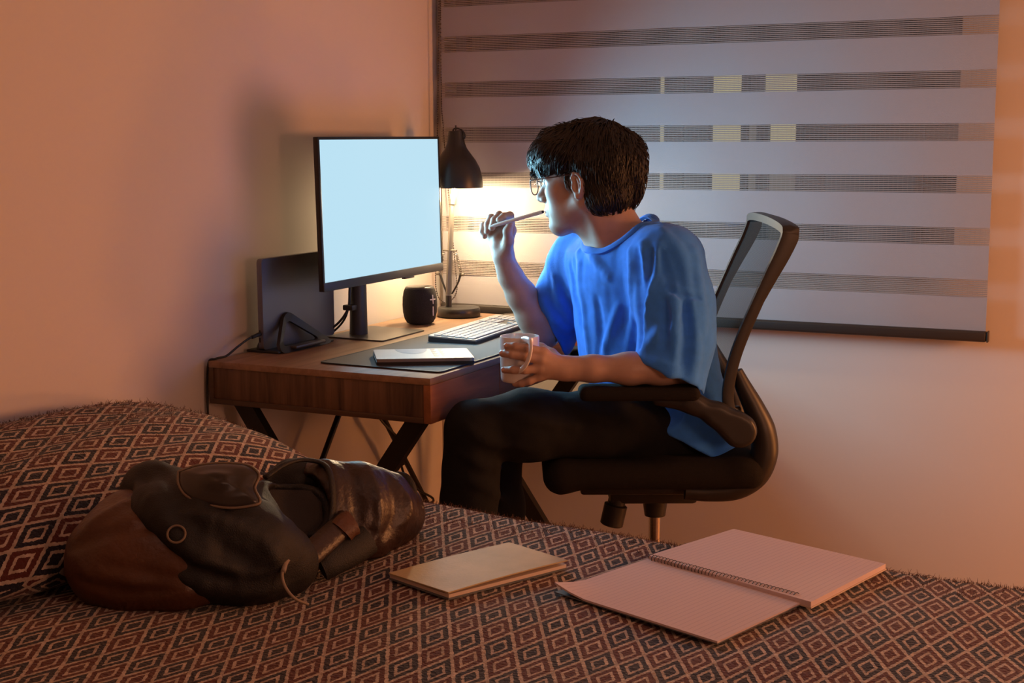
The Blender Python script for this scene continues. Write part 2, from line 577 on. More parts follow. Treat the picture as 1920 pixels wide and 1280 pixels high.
# ------------------------------------------------------------------ the room
XW, YW = -0.60, 1.13            # left wall, window wall
def slab(name, lo, hi, m, kind='structure', label=None, cat=None):
    o = MB().box(lo, hi).done(name, m, smooth=0)
    return tag(o, label, cat, kind=kind)
slab('floor', (-0.75, -3.45, -0.1), (2.85, 1.28, 0.0), 'floor', label='dark wooden bedroom floor', cat='floor')
slab('ceiling', (-0.75, -3.45, 2.5), (2.85, 1.28, 2.6), 'ceiling', label='pale plaster bedroom ceiling', cat='ceiling')
slab('wall_left', (-0.75, -3.45, 0.0), (XW, 1.28, 2.5), 'wall', label='plain painted wall behind the monitor and laptop', cat='wall')
slab('wall_right', (2.7, -3.45, 0.0), (2.85, 1.28, 2.5), 'wall', label='plain painted wall out of view to the right', cat='wall')
slab('wall_front', (-0.6, -3.45, 0.0), (2.7, -3.3, 2.5), 'wall', label='plain painted wall behind the camera', cat='wall')
WX0, WX1, WZ0, WZ1 = -0.578, 0.876, 0.925, 2.15
w = MB()
w.box((XW, YW, 0), (2.7, 1.28, WZ0)).box((XW, YW, WZ1), (2.7, 1.28, 2.5))
w.box((XW, YW, WZ0), (WX0, 1.28, WZ1)).box((WX1, YW, WZ0), (2.7, 1.28, WZ1))
tag(w.done('wall_back', 'wall', smooth=0), 'plain painted wall around the window behind the blind', 'wall', kind='structure')
# window
win = thing('window_1', 'dark framed window behind the striped blind', 'window', (0.15, 1.2, WZ0))
win['kind'] = 'structure'
def wframe(x0, x1, nm):
    b = MB()
    t = 0.035
    b.box((x0, 1.20, WZ0), (x0 + t, 1.235, WZ1)).box((x1 - t, 1.20, WZ0), (x1, 1.235, WZ1))
    b.box((x0 + t, 1.20, WZ0), (x1 - t, 1.235, WZ0 + t)).box((x0 + t, 1.20, WZ1 - t), (x1 - t, 1.235, WZ1))
    b.done('window_frame', 'window_frame', win, smooth=0)
    MB().box((x0 + t, 1.215, WZ0 + t), (x1 - t, 1.219, WZ1 - t)).done('window_pane', 'glass', win, smooth=0)
wframe(WX0, 0.170, 0)
wframe(0.170, WX1, 1)
# the house across the street
fac = thing('apartment_house', 'dark apartment house with lit windows across the street, seen through the blind', 'building', (-1.2, 7.0, -6))
MB().box((-14, 7.05, -6), (9, 9.0, 11)).done('facade_wall', 'facade', fac, smooth=0)
def far_window(x0, x1, z0, z1, m):
    f = MB().loop_prism([(x0 - .05, 7.0, z0 - .05), (x1 + .05, 7.0, z0 - .05), (x1 + .05, 7.0, z1 + .05), (x0 - .05, 7.0, z1 + .05)],
                        [(x0, 7.0, z0), (x1, 7.0, z0), (x1, 7.0, z1), (x0, 7.0, z1)], (0, 0.05, 0)).done('window', 'window_frame', fac, smooth=0)
    MB().box((x0, 7.03, z0), (x1, 7.045, z1)).done('pane', m, f, smooth=0)
far_window(-2.085, -2.02, 0.84, 1.69, 'lit_pane')
far_window(-1.995, -1.955, 0.84, 1.69, 'lit_pane')
far_window(-1.94, -1.76, 0.84, 1.69, 'blue_pane')
far_window(-1.722, -1.486, 0.84, 1.69, 'lit_pane')
far_window(-1.436, -1.335, 0.55, 1.40, 'dim_pane')
far_window(-1.325, -1.10, 1.19, 1.69, 'lit_pane')
far_window(-1.325, -1.10, 0.55, 1.06, 'dim_pane')
far_window(-0.9, -0.3, 0.5, 1.25, 'blue_pane')
far_window(0.0, 0.35, 0.4, 1.1, 'blue_pane')

# ------------------------------------------------------------------ zebra blind
BY = 1.095
bl = thing('roller_blind', 'striped day-and-night roller blind covering the window', 'blind', (0.2, BY, 0.742))
BX0, BX1 = -0.572, 0.966
ZS = [0.853 + 0.1282 * i for i in range(11)]           # lower edges of the sheer bands
prev = 0.768
for i, z in enumerate(ZS):
    top = z + 0.0435
    # cloth band, very slightly wavy and lying a few millimetres in front of the sheer
    nx = 40
    v, f = [], []
    for j in range(nx + 1):
        x = BX0 + (BX1 - BX0) * j / nx
        wv = 0.0012 * math.sin(9 * x + i) + 0.0008 * math.sin(23 * x + 2 * i)
        for (yy, zz) in ((BY + wv, prev), (BY + wv - 0.001, (prev + z) / 2), (BY + wv, z), (BY + wv + 0.0007, z), (BY + wv - 0.0003, (prev + z) / 2), (BY + wv + 0.0007, prev)):
            v.append((x, yy, zz))
    for j in range(nx):
        for q in range(6):
            a, b_ = j * 6 + q, j * 6 + (q + 1) % 6
            f.append((a, b_, b_ + 6, a + 6))
    f += [(0, 1, 2, 3, 4, 5)[::-1], tuple(nx * 6 + q for q in range(6))]
    raw('cloth_band', v, f, 'blind_fabric', bl, 60)
    if z > 2.1:
        break
    b = MB()
    k = 9
    for q in range(k):
        zc = z + (top - z) * (q + 0.5) / k
        b.box((BX0, BY - 0.0004, zc - 0.0016), (BX1, BY + 0.0004, zc + 0.0016))
    for q in range(int((BX1 - BX0) / 0.012)):
        x = BX0 + 0.003 + q * 0.012
        b.box((x - 0.0002, BY + 0.0002, z), (x + 0.0002, BY + 0.0007, top))
    b.done('sheer_band', 'blind_thread', bl, 0)
    prev = top
MB().box((BX0 - 0.004, BY - 0.013, 0.742), (BX1 + 0.004, BY + 0.012, 0.769), 0.006, 3).done('bottom_rail', 'rail', bl)
MB().box((BX1 + 0.004, BY - 0.0135, 0.7415), (BX1 + 0.008, BY + 0.0125, 0.7695), 0.002).done('rail_end_cap', 'rail', bl)
MB().box((BX0 - 0.01, BY - 0.04, 2.13), (BX1 + 0.02, YW, 2.22), 0.01).done('cassette', 'blind_fabric', bl)
ch = spline([(-0.561, 1.07, 2.14), (-0.561, 1.07, 1.64), (-0.572, 1.07, 1.251), (-0.582, 1.07, 0.90), (-0.578, 1.068, 0.80), (-0.545, 1.066, 0.772), (-0.512, 1.066, 0.806), (-0.515, 1.066, 0.879), (-0.531, 1.068, 1.034), (-0.552, 1.07, 1.28), (-0.557, 1.07, 1.43), (-0.555, 1.07, 2.14)], 1200)
b = MB()
b.tube(ch[::8], 0.0008, 4)
acc = 0.0
for p, q in zip(ch[:-1], ch[1:]):
    acc += np.linalg.norm(q - p)
    if acc > 0.0062:
        acc = 0.0
        b.sphere(q, 0.0023, 6, 4)
b.done('bead_chain', 'bead', bl, 60)

# ------------------------------------------------------------------ desk
dk = thing('writing_desk', 'walnut writing desk with drawers on black crossed legs by the wall', 'desk', (-0.29, 0.525, 0.0))
DW, DL, DT = 0.58, 1.05, 0.75
MB().box((-DW, 0, DT - 0.015), (-0.0005, DL, DT), 0.0012).done('desk_top', 'walnut_top', dk)
MB().box((-DW, 0, 0.652), (-0.018, DL, 0.664), 0.001).done('bottom_board', 'walnut_edge', dk)
MB().box((-DW + 0.012, 0.003, 0.664), (-0.018, 0.018, DT - 0.015), 0.0008).done('end_panel', 'walnut_x', dk)
MB().box((-DW, 0.0, 0.664), (-DW + 0.012, 0.018, DT - 0.015), 0.0008).done('end_trim', 'walnut_edge', dk)
MB().box((-DW + 0.012, DL - 0.018, 0.664), (-0.018, DL - 0.003, DT - 0.015), 0.0008).done('end_panel', 'walnut_x', dk)
MB().box((-DW, 0.018, 0.664), (-DW + 0.012, DL, DT - 0.015), 0.0008).done('back_panel', 'walnut_y', dk)
for (a, c) in ((0.0, 0.323), (0.325, 0.724), (0.726, DL)):
    dr = MB().box((-0.0175, a, 0.652 if a < .1 else 0.656), (0.0, c, DT - 0.0152), 0.0012).done('drawer', 'walnut_y', dk)
# crossed legs at both ends, flat bars
def bar(p, q, wid, thick, yc):
    p, q = V(p[0], yc, p[1]), V(q[0], yc, q[1])
    t = (q - p) / np.linalg.norm(q - p)
    n = np.cross(V(0, 1, 0), t)
    h = n * wid / 2
    o = V(0, thick, 0)
    # ends cut level
    def lvl(s, e): return e + t * ((e[2] - (e + s * h)[2]) / t[2]) + s * h
    return MB().prism([lvl(-1, p) - o / 2, lvl(1, p) - o / 2, lvl(1, q) - o / 2, lvl(-1, q) - o / 2], o)
for yc in (0.06, DL - 0.085):
    bar((-0.53, 0.652), (-0.075, 0.0), 0.042, 0.024, yc).done('leg', 'leg_black', dk, 0)
    bar((-0.070, 0.652), (-0.53, 0.0), 0.042, 0.024, yc + 0.0245).done('leg', 'leg_black', dk, 0)
for yc in (0.075, DL - 0.07):
    MB().box((-0.57, yc - 0.03, 0.648), (-0.03, yc + 0.03, 0.652)).done('mounting_plate', 'leg_black', dk, 0)
for s in (-1, 1):
    y0, y1 = 0.525 + s * 0.012, 0.525 + s * 0.45
    MB().cyl((-0.515, y0, 0.652), (-0.515, y1, 0.10), 0.0075, n=12).done('brace_rod', 'leg_black', dk)
    MB().cyl((-0.515, y0, 0.648), (-0.515, y0, 0.653), 0.012, n=12).done('brace_foot', 'leg_black', dk)

# cord wound round the far brace
pth = []
for t in np.linspace(0.0, 0.93, 90):
    c = V(-0.515, 0.537 + 0.438 * t, 0.652 - 0.552 * t)
    a = 17 * t
    k = 0.012 + (0.010 if 0.55 < t < 0.8 else 0.0)
    pth.append(c + V(math.cos(a) * k, math.sin(a) * k * 0.7, math.sin(a) * k * 0.5))
cd = MB().tube(pth, 0.0034, 6).done('power_cord', 'cable')
tag(cd, 'black power cord wound around the slanting brace under the desk', 'cord')

# ------------------------------------------------------------------ monitor
mo = thing('computer_monitor', 'large monitor with a glowing pale blue screen on the desk', 'monitor', (-0.46, 0.54, 0.75))
ma, mt = 0.025, 0.02
mn = V(math.cos(ma), math.sin(ma), 0); mr = V(-math.sin(ma), math.cos(ma), 0)
mu = V(-math.sin(mt) * mn[0], -math.sin(mt) * mn[1], math.cos(mt)); mf = np.cross(mr, mu)
MC = V(-0.439, 0.552, 1.072)
def mp_(r_, u_, n_): return MC + mr * r_ + mu * u_ + mf * n_
MROT = np.stack([mf, mr, mu], 1)
def mbox(lo, hi, bev=0.0):
    return MB().box(lo, hi, bev, rot=MROT, org=(0, 0, 0)), MC
def mdone(b, name, m, par=mo, sm=40):
    b[0].v = [tuple(np.asarray(v) + b[1]) for v in b[0].v]
    return b[0].done(name, m, par, sm)
mdone(mbox((-0.012, -0.306, -0.1825), (-0.0005, 0.306, 0.1825), 0.002), 'housing', 'black_plastic')
mdone(mbox((-0.042, -0.20, -0.14), (-0.0121, 0.20, 0.12), 0.012), 'rear_shell', 'dark_grey')
rim = MB()
for lo, hi in (((-0.0005, -0.306, 0.1755), (0.0016, 0.306, 0.1825)), ((-0.0005, -0.306, -0.162), (0.0016, -0.2985, 0.1755)), ((-0.0005, 0.2985, -0.162), (0.0016, 0.306, 0.1755))):
    rim.box(lo, hi, 0.0004, rot=MROT, org=(0, 0, 0))
rim.v = [tuple(np.asarray(v) + MC) for v in rim.v]
rim.done('bezel', 'black_plastic', mo)
mdone(mbox((-0.0005, -0.306, -0.1825), (0.0035, 0.306, -0.1615), 0.001), 'chin', 'dark_grey')
mdone(mbox((-0.0003, -0.2985, -0.1612), (0.0006, 0.2985, 0.1755)), 'screen', 'screen', sm=0)
mdone(mbox((-0.008, 0.09, -0.1875), (0.003, 0.14, -0.1826), 0.001), 'sensor_tab', 'dark_grey')
MB().tube([(-0.497, 0.508, 0.752), (-0.494, 0.505, 0.84), (-0.492, 0.503, 0.93), (-0.49, 0.503, 1.07)], [0.0235, 0.0215, 0.0205, 0.0200], 24).done('neck', 'dark_grey', mo)
MB().box((-0.50, 0.50, 1.02), (-0.478, 0.58, 1.12), 0.004).done('mount', 'dark_grey', mo)
MB().prism([V(x, y, 0.7501) for x, y in round_poly([(-0.548, 0.432), (-0.374, 0.424), (-0.378, 0.643), (-0.552, 0.655)], 0.008)], (0, 0, 0.0036)).done('base_plate', 'stand_grey', mo)
c = MB().box((-0.515, 0.462, 0.818), (-0.485, 0.486, 0.832), 0.003).done('cable_clip', 'dark_grey', mo)
cb = MB()
cb.tube(spline([(-0.50, 0.488, 0.96), (-0.50, 0.474, 0.87), (-0.502, 0.470, 0.825), (-0.525, 0.455, 0.785), (-0.56, 0.432, 0.760), (-0.588, 0.41, 0.748)], 30), 0.0032, 8)
cb.tube(spline([(-0.505, 0.492, 0.95), (-0.503, 0.479, 0.87), (-0.506, 0.476, 0.825), (-0.520, 0.474, 0.79), (-0.55, 0.468, 0.760), (-0.59, 0.462, 0.742)], 30), 0.0028, 8)
cb.done('cable', 'cable', mo)

# ------------------------------------------------------------------ laptop in its stand
lp = thing('laptop', 'closed grey laptop standing upright behind the monitor', 'laptop', (-0.54, 0.29, 0.756))
for (x0, x1, nm) in ((-0.5475, -0.5395, 'lower_half'), (-0.5392, -0.5335, 'lid')):
    poly = round_poly([(0.1495, 0.757), (0.452, 0.757), (0.452, 0.972), (0.1495, 0.972)], 0.011)
    bm_ = MB().prism([V(x0, y, z) for y, z in poly], (x1 - x0, 0, 0))
    bm_.done(nm, 'space_grey', lp, 50)
for k in range(2):
    MB().box((-0.5455, 0.1485, 0.775 + 0.018 * k), (-0.5418, 0.1496, 0.786 + 0.018 * k)).done('port', 'black_plastic', lp, 0)
st = thing('laptop_stand', 'black metal triangular laptop stand on the desk', 'laptop stand', (-0.52, 0.27, 0.75))
def tri(x, grow):
    o = round_poly([(0.147 - grow, 0.7502), (0.385 + grow, 0.7502), (0.236, 0.845 + grow)], [0.012, 0.012, 0.03], 7)
    i = round_poly([(0.172, 0.7635), (0.335, 0.7635), (0.240, 0.820)], [0.008, 0.008, 0.02], 7)
    return [V(x, y, z) for y, z in o], [V(x, y, z) for y, z in i]
for x in (-0.5325, -0.5615):
    o_, i_ = tri(x, 0.0)
    if x > -0.55:
        # the plate leans away from the laptop at its foot
        o_ = [p + V(0.040 * max(0, (0.80 - p[2]) / 0.05), 0, 0) for p in o_]
        i_ = [p + V(0.040 * max(0, (0.80 - p[2]) / 0.05), 0, 0) for p in i_]
    MB().loop_prism(o_, i_, (0.009 if x > -0.55 else 0.008, 0, 0)).done('side_plate', 'black_plastic', st, 50)
MB().box((-0.585, 0.15, 0.7501), (-0.492, 0.385, 0.7562), 0.002).done('base_bar', 'black_plastic', st)
MB().box((-0.497, 0.20, 0.7563), (-0.475, 0.325, 0.764), 0.003).done('pad', 'stand_grey', st)
lc = MB()
lc.tube(spline([(-0.5435, 0.147, 0.795), (-0.545, 0.11, 0.790), (-0.548, 0.07, 0.776), (-0.556, 0.035, 0.758), (-0.570, 0.015, 0.7535), (-0.588, 0.008, 0.735), (-0.5905, 0.006, 0.60), (-0.5905, 0.02, 0.30)], 50), 0.0027, 8)
lc.cyl((-0.5435, 0.1494, 0.7952), (-0.5435, 0.118, 0.7915), 0.0052, 0.0042, 10)
tag(lc.done('charging_cable', 'cable'), 'black charging cable plugged into the upright laptop', 'cable')

# ------------------------------------------------------------------ round speaker
sp_ = thing('wireless_speaker', 'small round black cloth speaker with white plus and minus marks', 'speaker', (-0.467, 0.773, 0.75))
SC = V(-0.467, 0.773, 0.7502)
MB().lathe([(0, 0), (0.028, 0), (0.036, 0.004), (0.042, 0.014), (0.0462, 0.032), (0.0475, 0.052), (0.0466, 0.072), (0.0438, 0.088), (0.040, 0.097)], SC, n=40).done('body', 'speaker_cloth', sp_, 60)
MB().lathe([(0.040, 0.097), (0.0385, 0.1005), (0.034, 0.1025), (0.0, 0.1025)], SC, n=40).done('top_cap', 'dark_grey', sp_, 60)
def on_speaker(ang, h, rad=0.0478):
    return SC + V(math.cos(ang) * rad, math.sin(ang) * rad, h)
def mark(a0, a1, h0, h1, nm):
    vs = []
    for rr in (0.0464, 0.0485):
        for (a, h) in ((a0, h0), (a1, h0), (a1, h1), (a0, h1)):
            vs.append(on_speaker(a, h, rr - (0.0012 if h > 0.078 else 0)))
    return vs, [(0, 1, 2, 3)[::-1], (4, 5, 6, 7), (0, 1, 5, 4), (1, 2, 6, 5), (2, 3, 7, 6), (3, 0, 4, 7)]
AS = R(-12)
pm = MB()
pm.add(*mark(AS - 0.03, AS + 0.03, 0.057, 0.081, ''))
pm.add(*mark(AS - 0.22, AS - 0.031, 0.0675, 0.0705, '')).add(*mark(AS + 0.031, AS + 0.22, 0.0675, 0.0705, ''))
pm.done('plus_mark', 'white_mark', sp_, 0)
MB().add(*mark(AS - 0.03, AS + 0.03, 0.025, 0.050, '')).done('minus_mark', 'white_mark', sp_, 0)

# ------------------------------------------------------------------ desk lamp
dl = thing('desk_lamp', 'black jointed desk lamp with a lit bell shade by the blind', 'lamp', (-0.445, 0.955, 0.75))
LC = V(-0.445, 0.955, 0.7502)
MB().lathe([(0, 0), (0.058, 0), (0.061, 0.003), (0.061, 0.021), (0.058, 0.026), (0.0, 0.0275)], LC, n=44).done('base', 'lamp_black', dl, 50)
q0 = V(-0.472, 0.945, 0.7775)
MB().cyl(q0, q0 + V(0, 0, 0.032), 0.0088, n=18).done('socket_collar', 'lamp_black', dl)
LA0, LA1 = q0 + V(0, 0, 0.034), V(-0.462, 0.955, 1.095)
MB().tube([LA0, LA0 * .45 + LA1 * .55, LA1], [0.0085, 0.0075, 0.0068], 6).done('lower_arm', 'lamp_metal', dl, 30)
MB().tube([LA1 - V(0, 0, 0.03), LA1 + V(0, 0.008, 0.01), LA1 + V(0.012, 0.008, 0.045)], [0.0105, 0.011, 0.008], 6).done('upper_joint', 'lamp_black', dl, 30)
for s in (-1, 1):
    MB().cyl(V(-0.466 + s * 0.003, 0.945, 0.937), V(-0.466 + s * 0.022, 0.945, 0.937), 0.0028, n=10).done('pin', 'lamp_metal', dl)
    MB().cyl(V(-0.466 + s * 0.030, 0.945, 0.870), V(-0.466 + s * 0.044, 0.945, 0.870), 0.0042, n=10).done('knob', 'lamp_metal', dl)
    top_, bot_ = V(-0.466 + s * 0.020, 0.945, 0.931), V(-0.466 + s * 0.034, 0.945, 0.876)
    pts = []
    for t in np.linspace(0, 1, 90):
        c_ = top_ * (1 - t) + bot_ * t
        pts.append(c_ + V(math.cos(t * 75) * 0.0035, math.sin(t * 75) * 0.0035, 0))
    MB().tube(pts, 0.0011, 5).done('spring', 'lamp_metal', dl, 60)
    MB().tube(spline([bot_ + V(0, 0, -0.003), V(-0.466 + s * 0.024, 0.945, 0.845), V(-0.469 + s * 0.008, 0.945, 0.815)], 8), [0.006, 0.0062, 0.006, 0.0056, 0.005, 0.005, 0.005, 0.005], 6, ell=(1, 0.4)).done('fork', 'lamp_black', dl, 30)
SHC = V(-0.4435, 0.945, 1.113)
MB().lathe([(0.0725, 0.0), (0.0745, 0.0), (0.0745, 0.010), (0.0725, 0.030), (0.066, 0.055), (0.055, 0.076), (0.042, 0.093), (0.031, 0.108), (0.025, 0.124), (0.0215, 0.150), (0.0205, 0.156), (0.0, 0.157)], SHC, n=44).done('shade', 'lamp_black', dl, 50)
MB().lathe([(0.0725, 0.0), (0.0705, 0.030), (0.064, 0.053), (0.053, 0.074), (0.040, 0.091), (0.029, 0.106), (0.023, 0.122), (0.0, 0.124)], SHC, n=44).done('shade_lining', 'lamp_inner', dl, 50)
MB().lathe([(0, 0.004), (0.014, 0.008), (0.023, 0.020), (0.0265, 0.034), (0.024, 0.050), (0.016, 0.066), (0.013, 0.085), (0.0, 0.086)], SHC, n=24).done('bulb', 'bulb', dl, 60)
MB().tube(spline([SHC + V(-0.010, 0, 0.152), SHC + V(-0.006, 0, 0.162), SHC + V(0.008, 0, 0.163), SHC + V(0.022, 0, 0.156), SHC + V(0.029, 0, 0.143), SHC + V(0.026, 0, 0.135)], 20), 0.0022, 6).done('shade_cord', 'lamp_black', dl)
MB().cyl(SHC + V(0, 0, 0.156), SHC + V(0, 0, 0.172), 0.0022, n=8).done('finial', 'lamp_black', dl)
LAMPL = light('desk_lamp_bulb_light', 'POINT', SHC + V(0, 0, -0.006), 18.0, (1.0, 0.71, 0.40), shadow_soft_size=0.022)

# ------------------------------------------------------------------ desk mat, keyboard, tablet, coaster
dm = thing('desk_mat', 'long dark grey desk mat with a stitched edge', 'desk mat', (-0.17, 0.49, 0.75))
mo_ = round_poly([(-0.330, 0.073), (-0.013, 0.066), (-0.013, 0.945), (-0.330, 0.945)], 0.018)
mi_ = round_poly([(-0.326, 0.077), (-0.017, 0.070), (-0.017, 0.941), (-0.326, 0.941)], 0.015)
MB().prism([V(x, y, 0.7502) for x, y in mi_], (0, 0, 0.0032)).done('mat_surface', 'mat_grey', dm, 0)
MB().loop_prism([V(x, y, 0.7501) for x, y in mo_], [V(x, y, 0.7501) for x, y in mi_], (0, 0, 0.0037)).done('stitched_edge', 'mat_edge', dm, 0)

kb = thing('keyboard', 'full-size white keyboard on the grey desk mat', 'keyboard', (-0.21, 0.67, 0.7535))
K0 = V(-0.262, 0.452, 0.7536)                      # left rear corner as typed on
ka = R(4.5)
kl = V(-math.sin(ka), math.cos(ka), 0)             # along the keyboard
kw = V(math.cos(ka), math.sin(ka), 0)              # towards the typist
KT = math.atan2(-0.006, 0.128)
kwt = V(kw[0] * math.cos(KT), kw[1] * math.cos(KT), math.sin(KT)); kn = np.cross(kwt, kl)
def kpt(a, b, h): return K0 + kl * a + kwt * b + kn * h + V(0, 0, 0.016)
def kslab(a0, a1, b0, b1, h0, h1, rad, top_in=0.0):
    lo = round_poly([(a0, b0), (a1, b0), (a1, b1), (a0, b1)], rad, 3)
    ti = round_poly([(a0 + top_in, b0 + top_in), (a1 - top_in, b0 + top_in), (a1 - top_in, b1 - top_in), (a0 + top_in, b1 - top_in)], rad, 3)
    k = len(lo)
    vs = [kpt(a, b, h0) for a, b in lo] + [kpt(a, b, h1) for a, b in ti]
    fs = [tuple(range(k - 1, -1, -1)), tuple(range(k, 2 * k))] + [(i, (i + 1) % k, k + (i + 1) % k, k + i) for i in range(k)]
    return vs, fs
MB().add(*kslab(0, 0.445, 0, 0.128, -0.0145, -0.0032, 0.006)).done('keyboard_base', 'keyboard_dark', kb, 30)
MB().add(*kslab(0, 0.445, 0, 0.128, -0.0031, 0.0002, 0.006)).done('keyboard_plate', 'keyboard_white', kb, 30)
MB().add(*kslab(0.008, 0.437, 0.012, 0.120, 0.00025, 0.0005, 0.003)).done('key_bed', 'key_gap', kb, 30)
rows = [0.0125, 0.0315, 0.0495, 0.0675, 0.0855, 0.1035]
def key(a, b, wa, wb=0.0165):
    MB().add(*kslab(a, a + wa, b, b + wb, 0.0006, 0.0030, 0.002, 0.0008)).done('key', 'key_white', kb, 30)
P_ = 0.0183
lay = [[1] * 15, [1] * 13 + [2], [1.5] + [1] * 12 + [1.5], [1.75] + [1] * 11 + [2.25], [1.25] + [1] * 11 + [2.75], [1.25, 1.25, 1.25, 6.25, 1.25, 1.25, 1.25, 1.25]]
for b_, row in zip(rows, lay):
    a = 0.0085
    for wk in row:
        key(a, b_, wk * P_ - 0.0021)
        a += wk * P_
for i, b_ in enumerate(rows):
    for k in range(4):
        if i == 5 and k == 1: continue
        key(0.3590 + k * P_, b_, P_ - 0.0016 + (P_ if (i == 5 and k == 0) else 0))
    for k in range(3):
        if i in (0, 1, 2, 5) or (i == 4 and k == 1):
            key(0.2925 + k * P_, b_, P_ - 0.0016)

tb = thing('tablet', 'tablet lying on the desk mat showing a white page with blue pictures', 'tablet', (-0.12, 0.19, 0.7536))
TP = [V(-0.183, 0.083, 0), V(0.004, 0.195, 0), V(-0.075, 0.325, 0), V(-0.268, 0.205, 0)]
TA, TB = TP[1] - TP[0], TP[3] - TP[0]
def tpt(a, b, h): return TP[0] + TA * a + TB * b + V(0, 0, h)
def tslab(a0, a1, b0, b1, h0, h1, rad):
    lo = round_poly([(a0, b0), (a1, b0), (a1, b1), (a0, b1)], rad, 5)
    return MB().prism([tpt(a, b, h0) for a, b in lo], (0, 0, h1 - h0))
tslab(0.0, 1.0, 0, 1, 0.7537, 0.7605, 0.05).done('case', 'tablet_case', tb, 30)
tslab(0.005, 0.995, 0.005, 0.995, 0.7606, 0.7672, 0.05).done('body', 'tablet_edge', tb, 30)
tslab(0.01, 0.99, 0.01, 0.99, 0.7673, 0.7678, 0.05).done('display', 'print_white', tb, 30)
ar = [(0.40 + 0.17 * math.cos(t), 0.98 - 0.50 * math.sin(t)) for t in np.linspace(0, math.pi, 20)]
MB().prism([tpt(a, b, 0.7679) for a, b in ar], (0, 0, 0.0002)).done('picture', 'print_blue', tb, 0)
tx = MB()
for a0 in (0.60, 0.68):
    for i in range(11):
        b0 = 0.94 - i * 0.075
        tx.prism([tpt(a, b, 0.7679) for a, b in ((a0, b0), (a0 + 0.055 - 0.012 * (i % 3), b0), (a0 + 0.055 - 0.012 * (i % 3), b0 - 0.03), (a0, b0 - 0.03))], (0, 0, 0.0002))
tx.done('text_lines', 'print_ink', tb, 0)
arc = [(0.80 + 0.05 * math.sin(t), 0.45 + 0.45 * math.cos(t)) for t in np.linspace(0.15, math.pi - 0.15, 16)]
arc2 = [(a - 0.025, b) for a, b in arc[::-1]]
MB().prism([tpt(a, b, 0.7679) for a, b in arc + arc2], (0, 0, 0.0002)).done('figure', 'print_blue', tb, 0)
co_ = thing('coaster', 'thin round coaster on the desk behind the keyboard', 'coaster', (-0.285, 1.000, 0.75))
MB().lathe([(0, 0), (0.046, 0), (0.048, 0.001), (0.048, 0.006), (0.0465, 0.007), (0.044, 0.007), (0.0435, 0.0055), (0.0, 0.0055)], (-0.285, 0.998, 0.7502), n=36).done('disc', 'coaster', co_, 30)

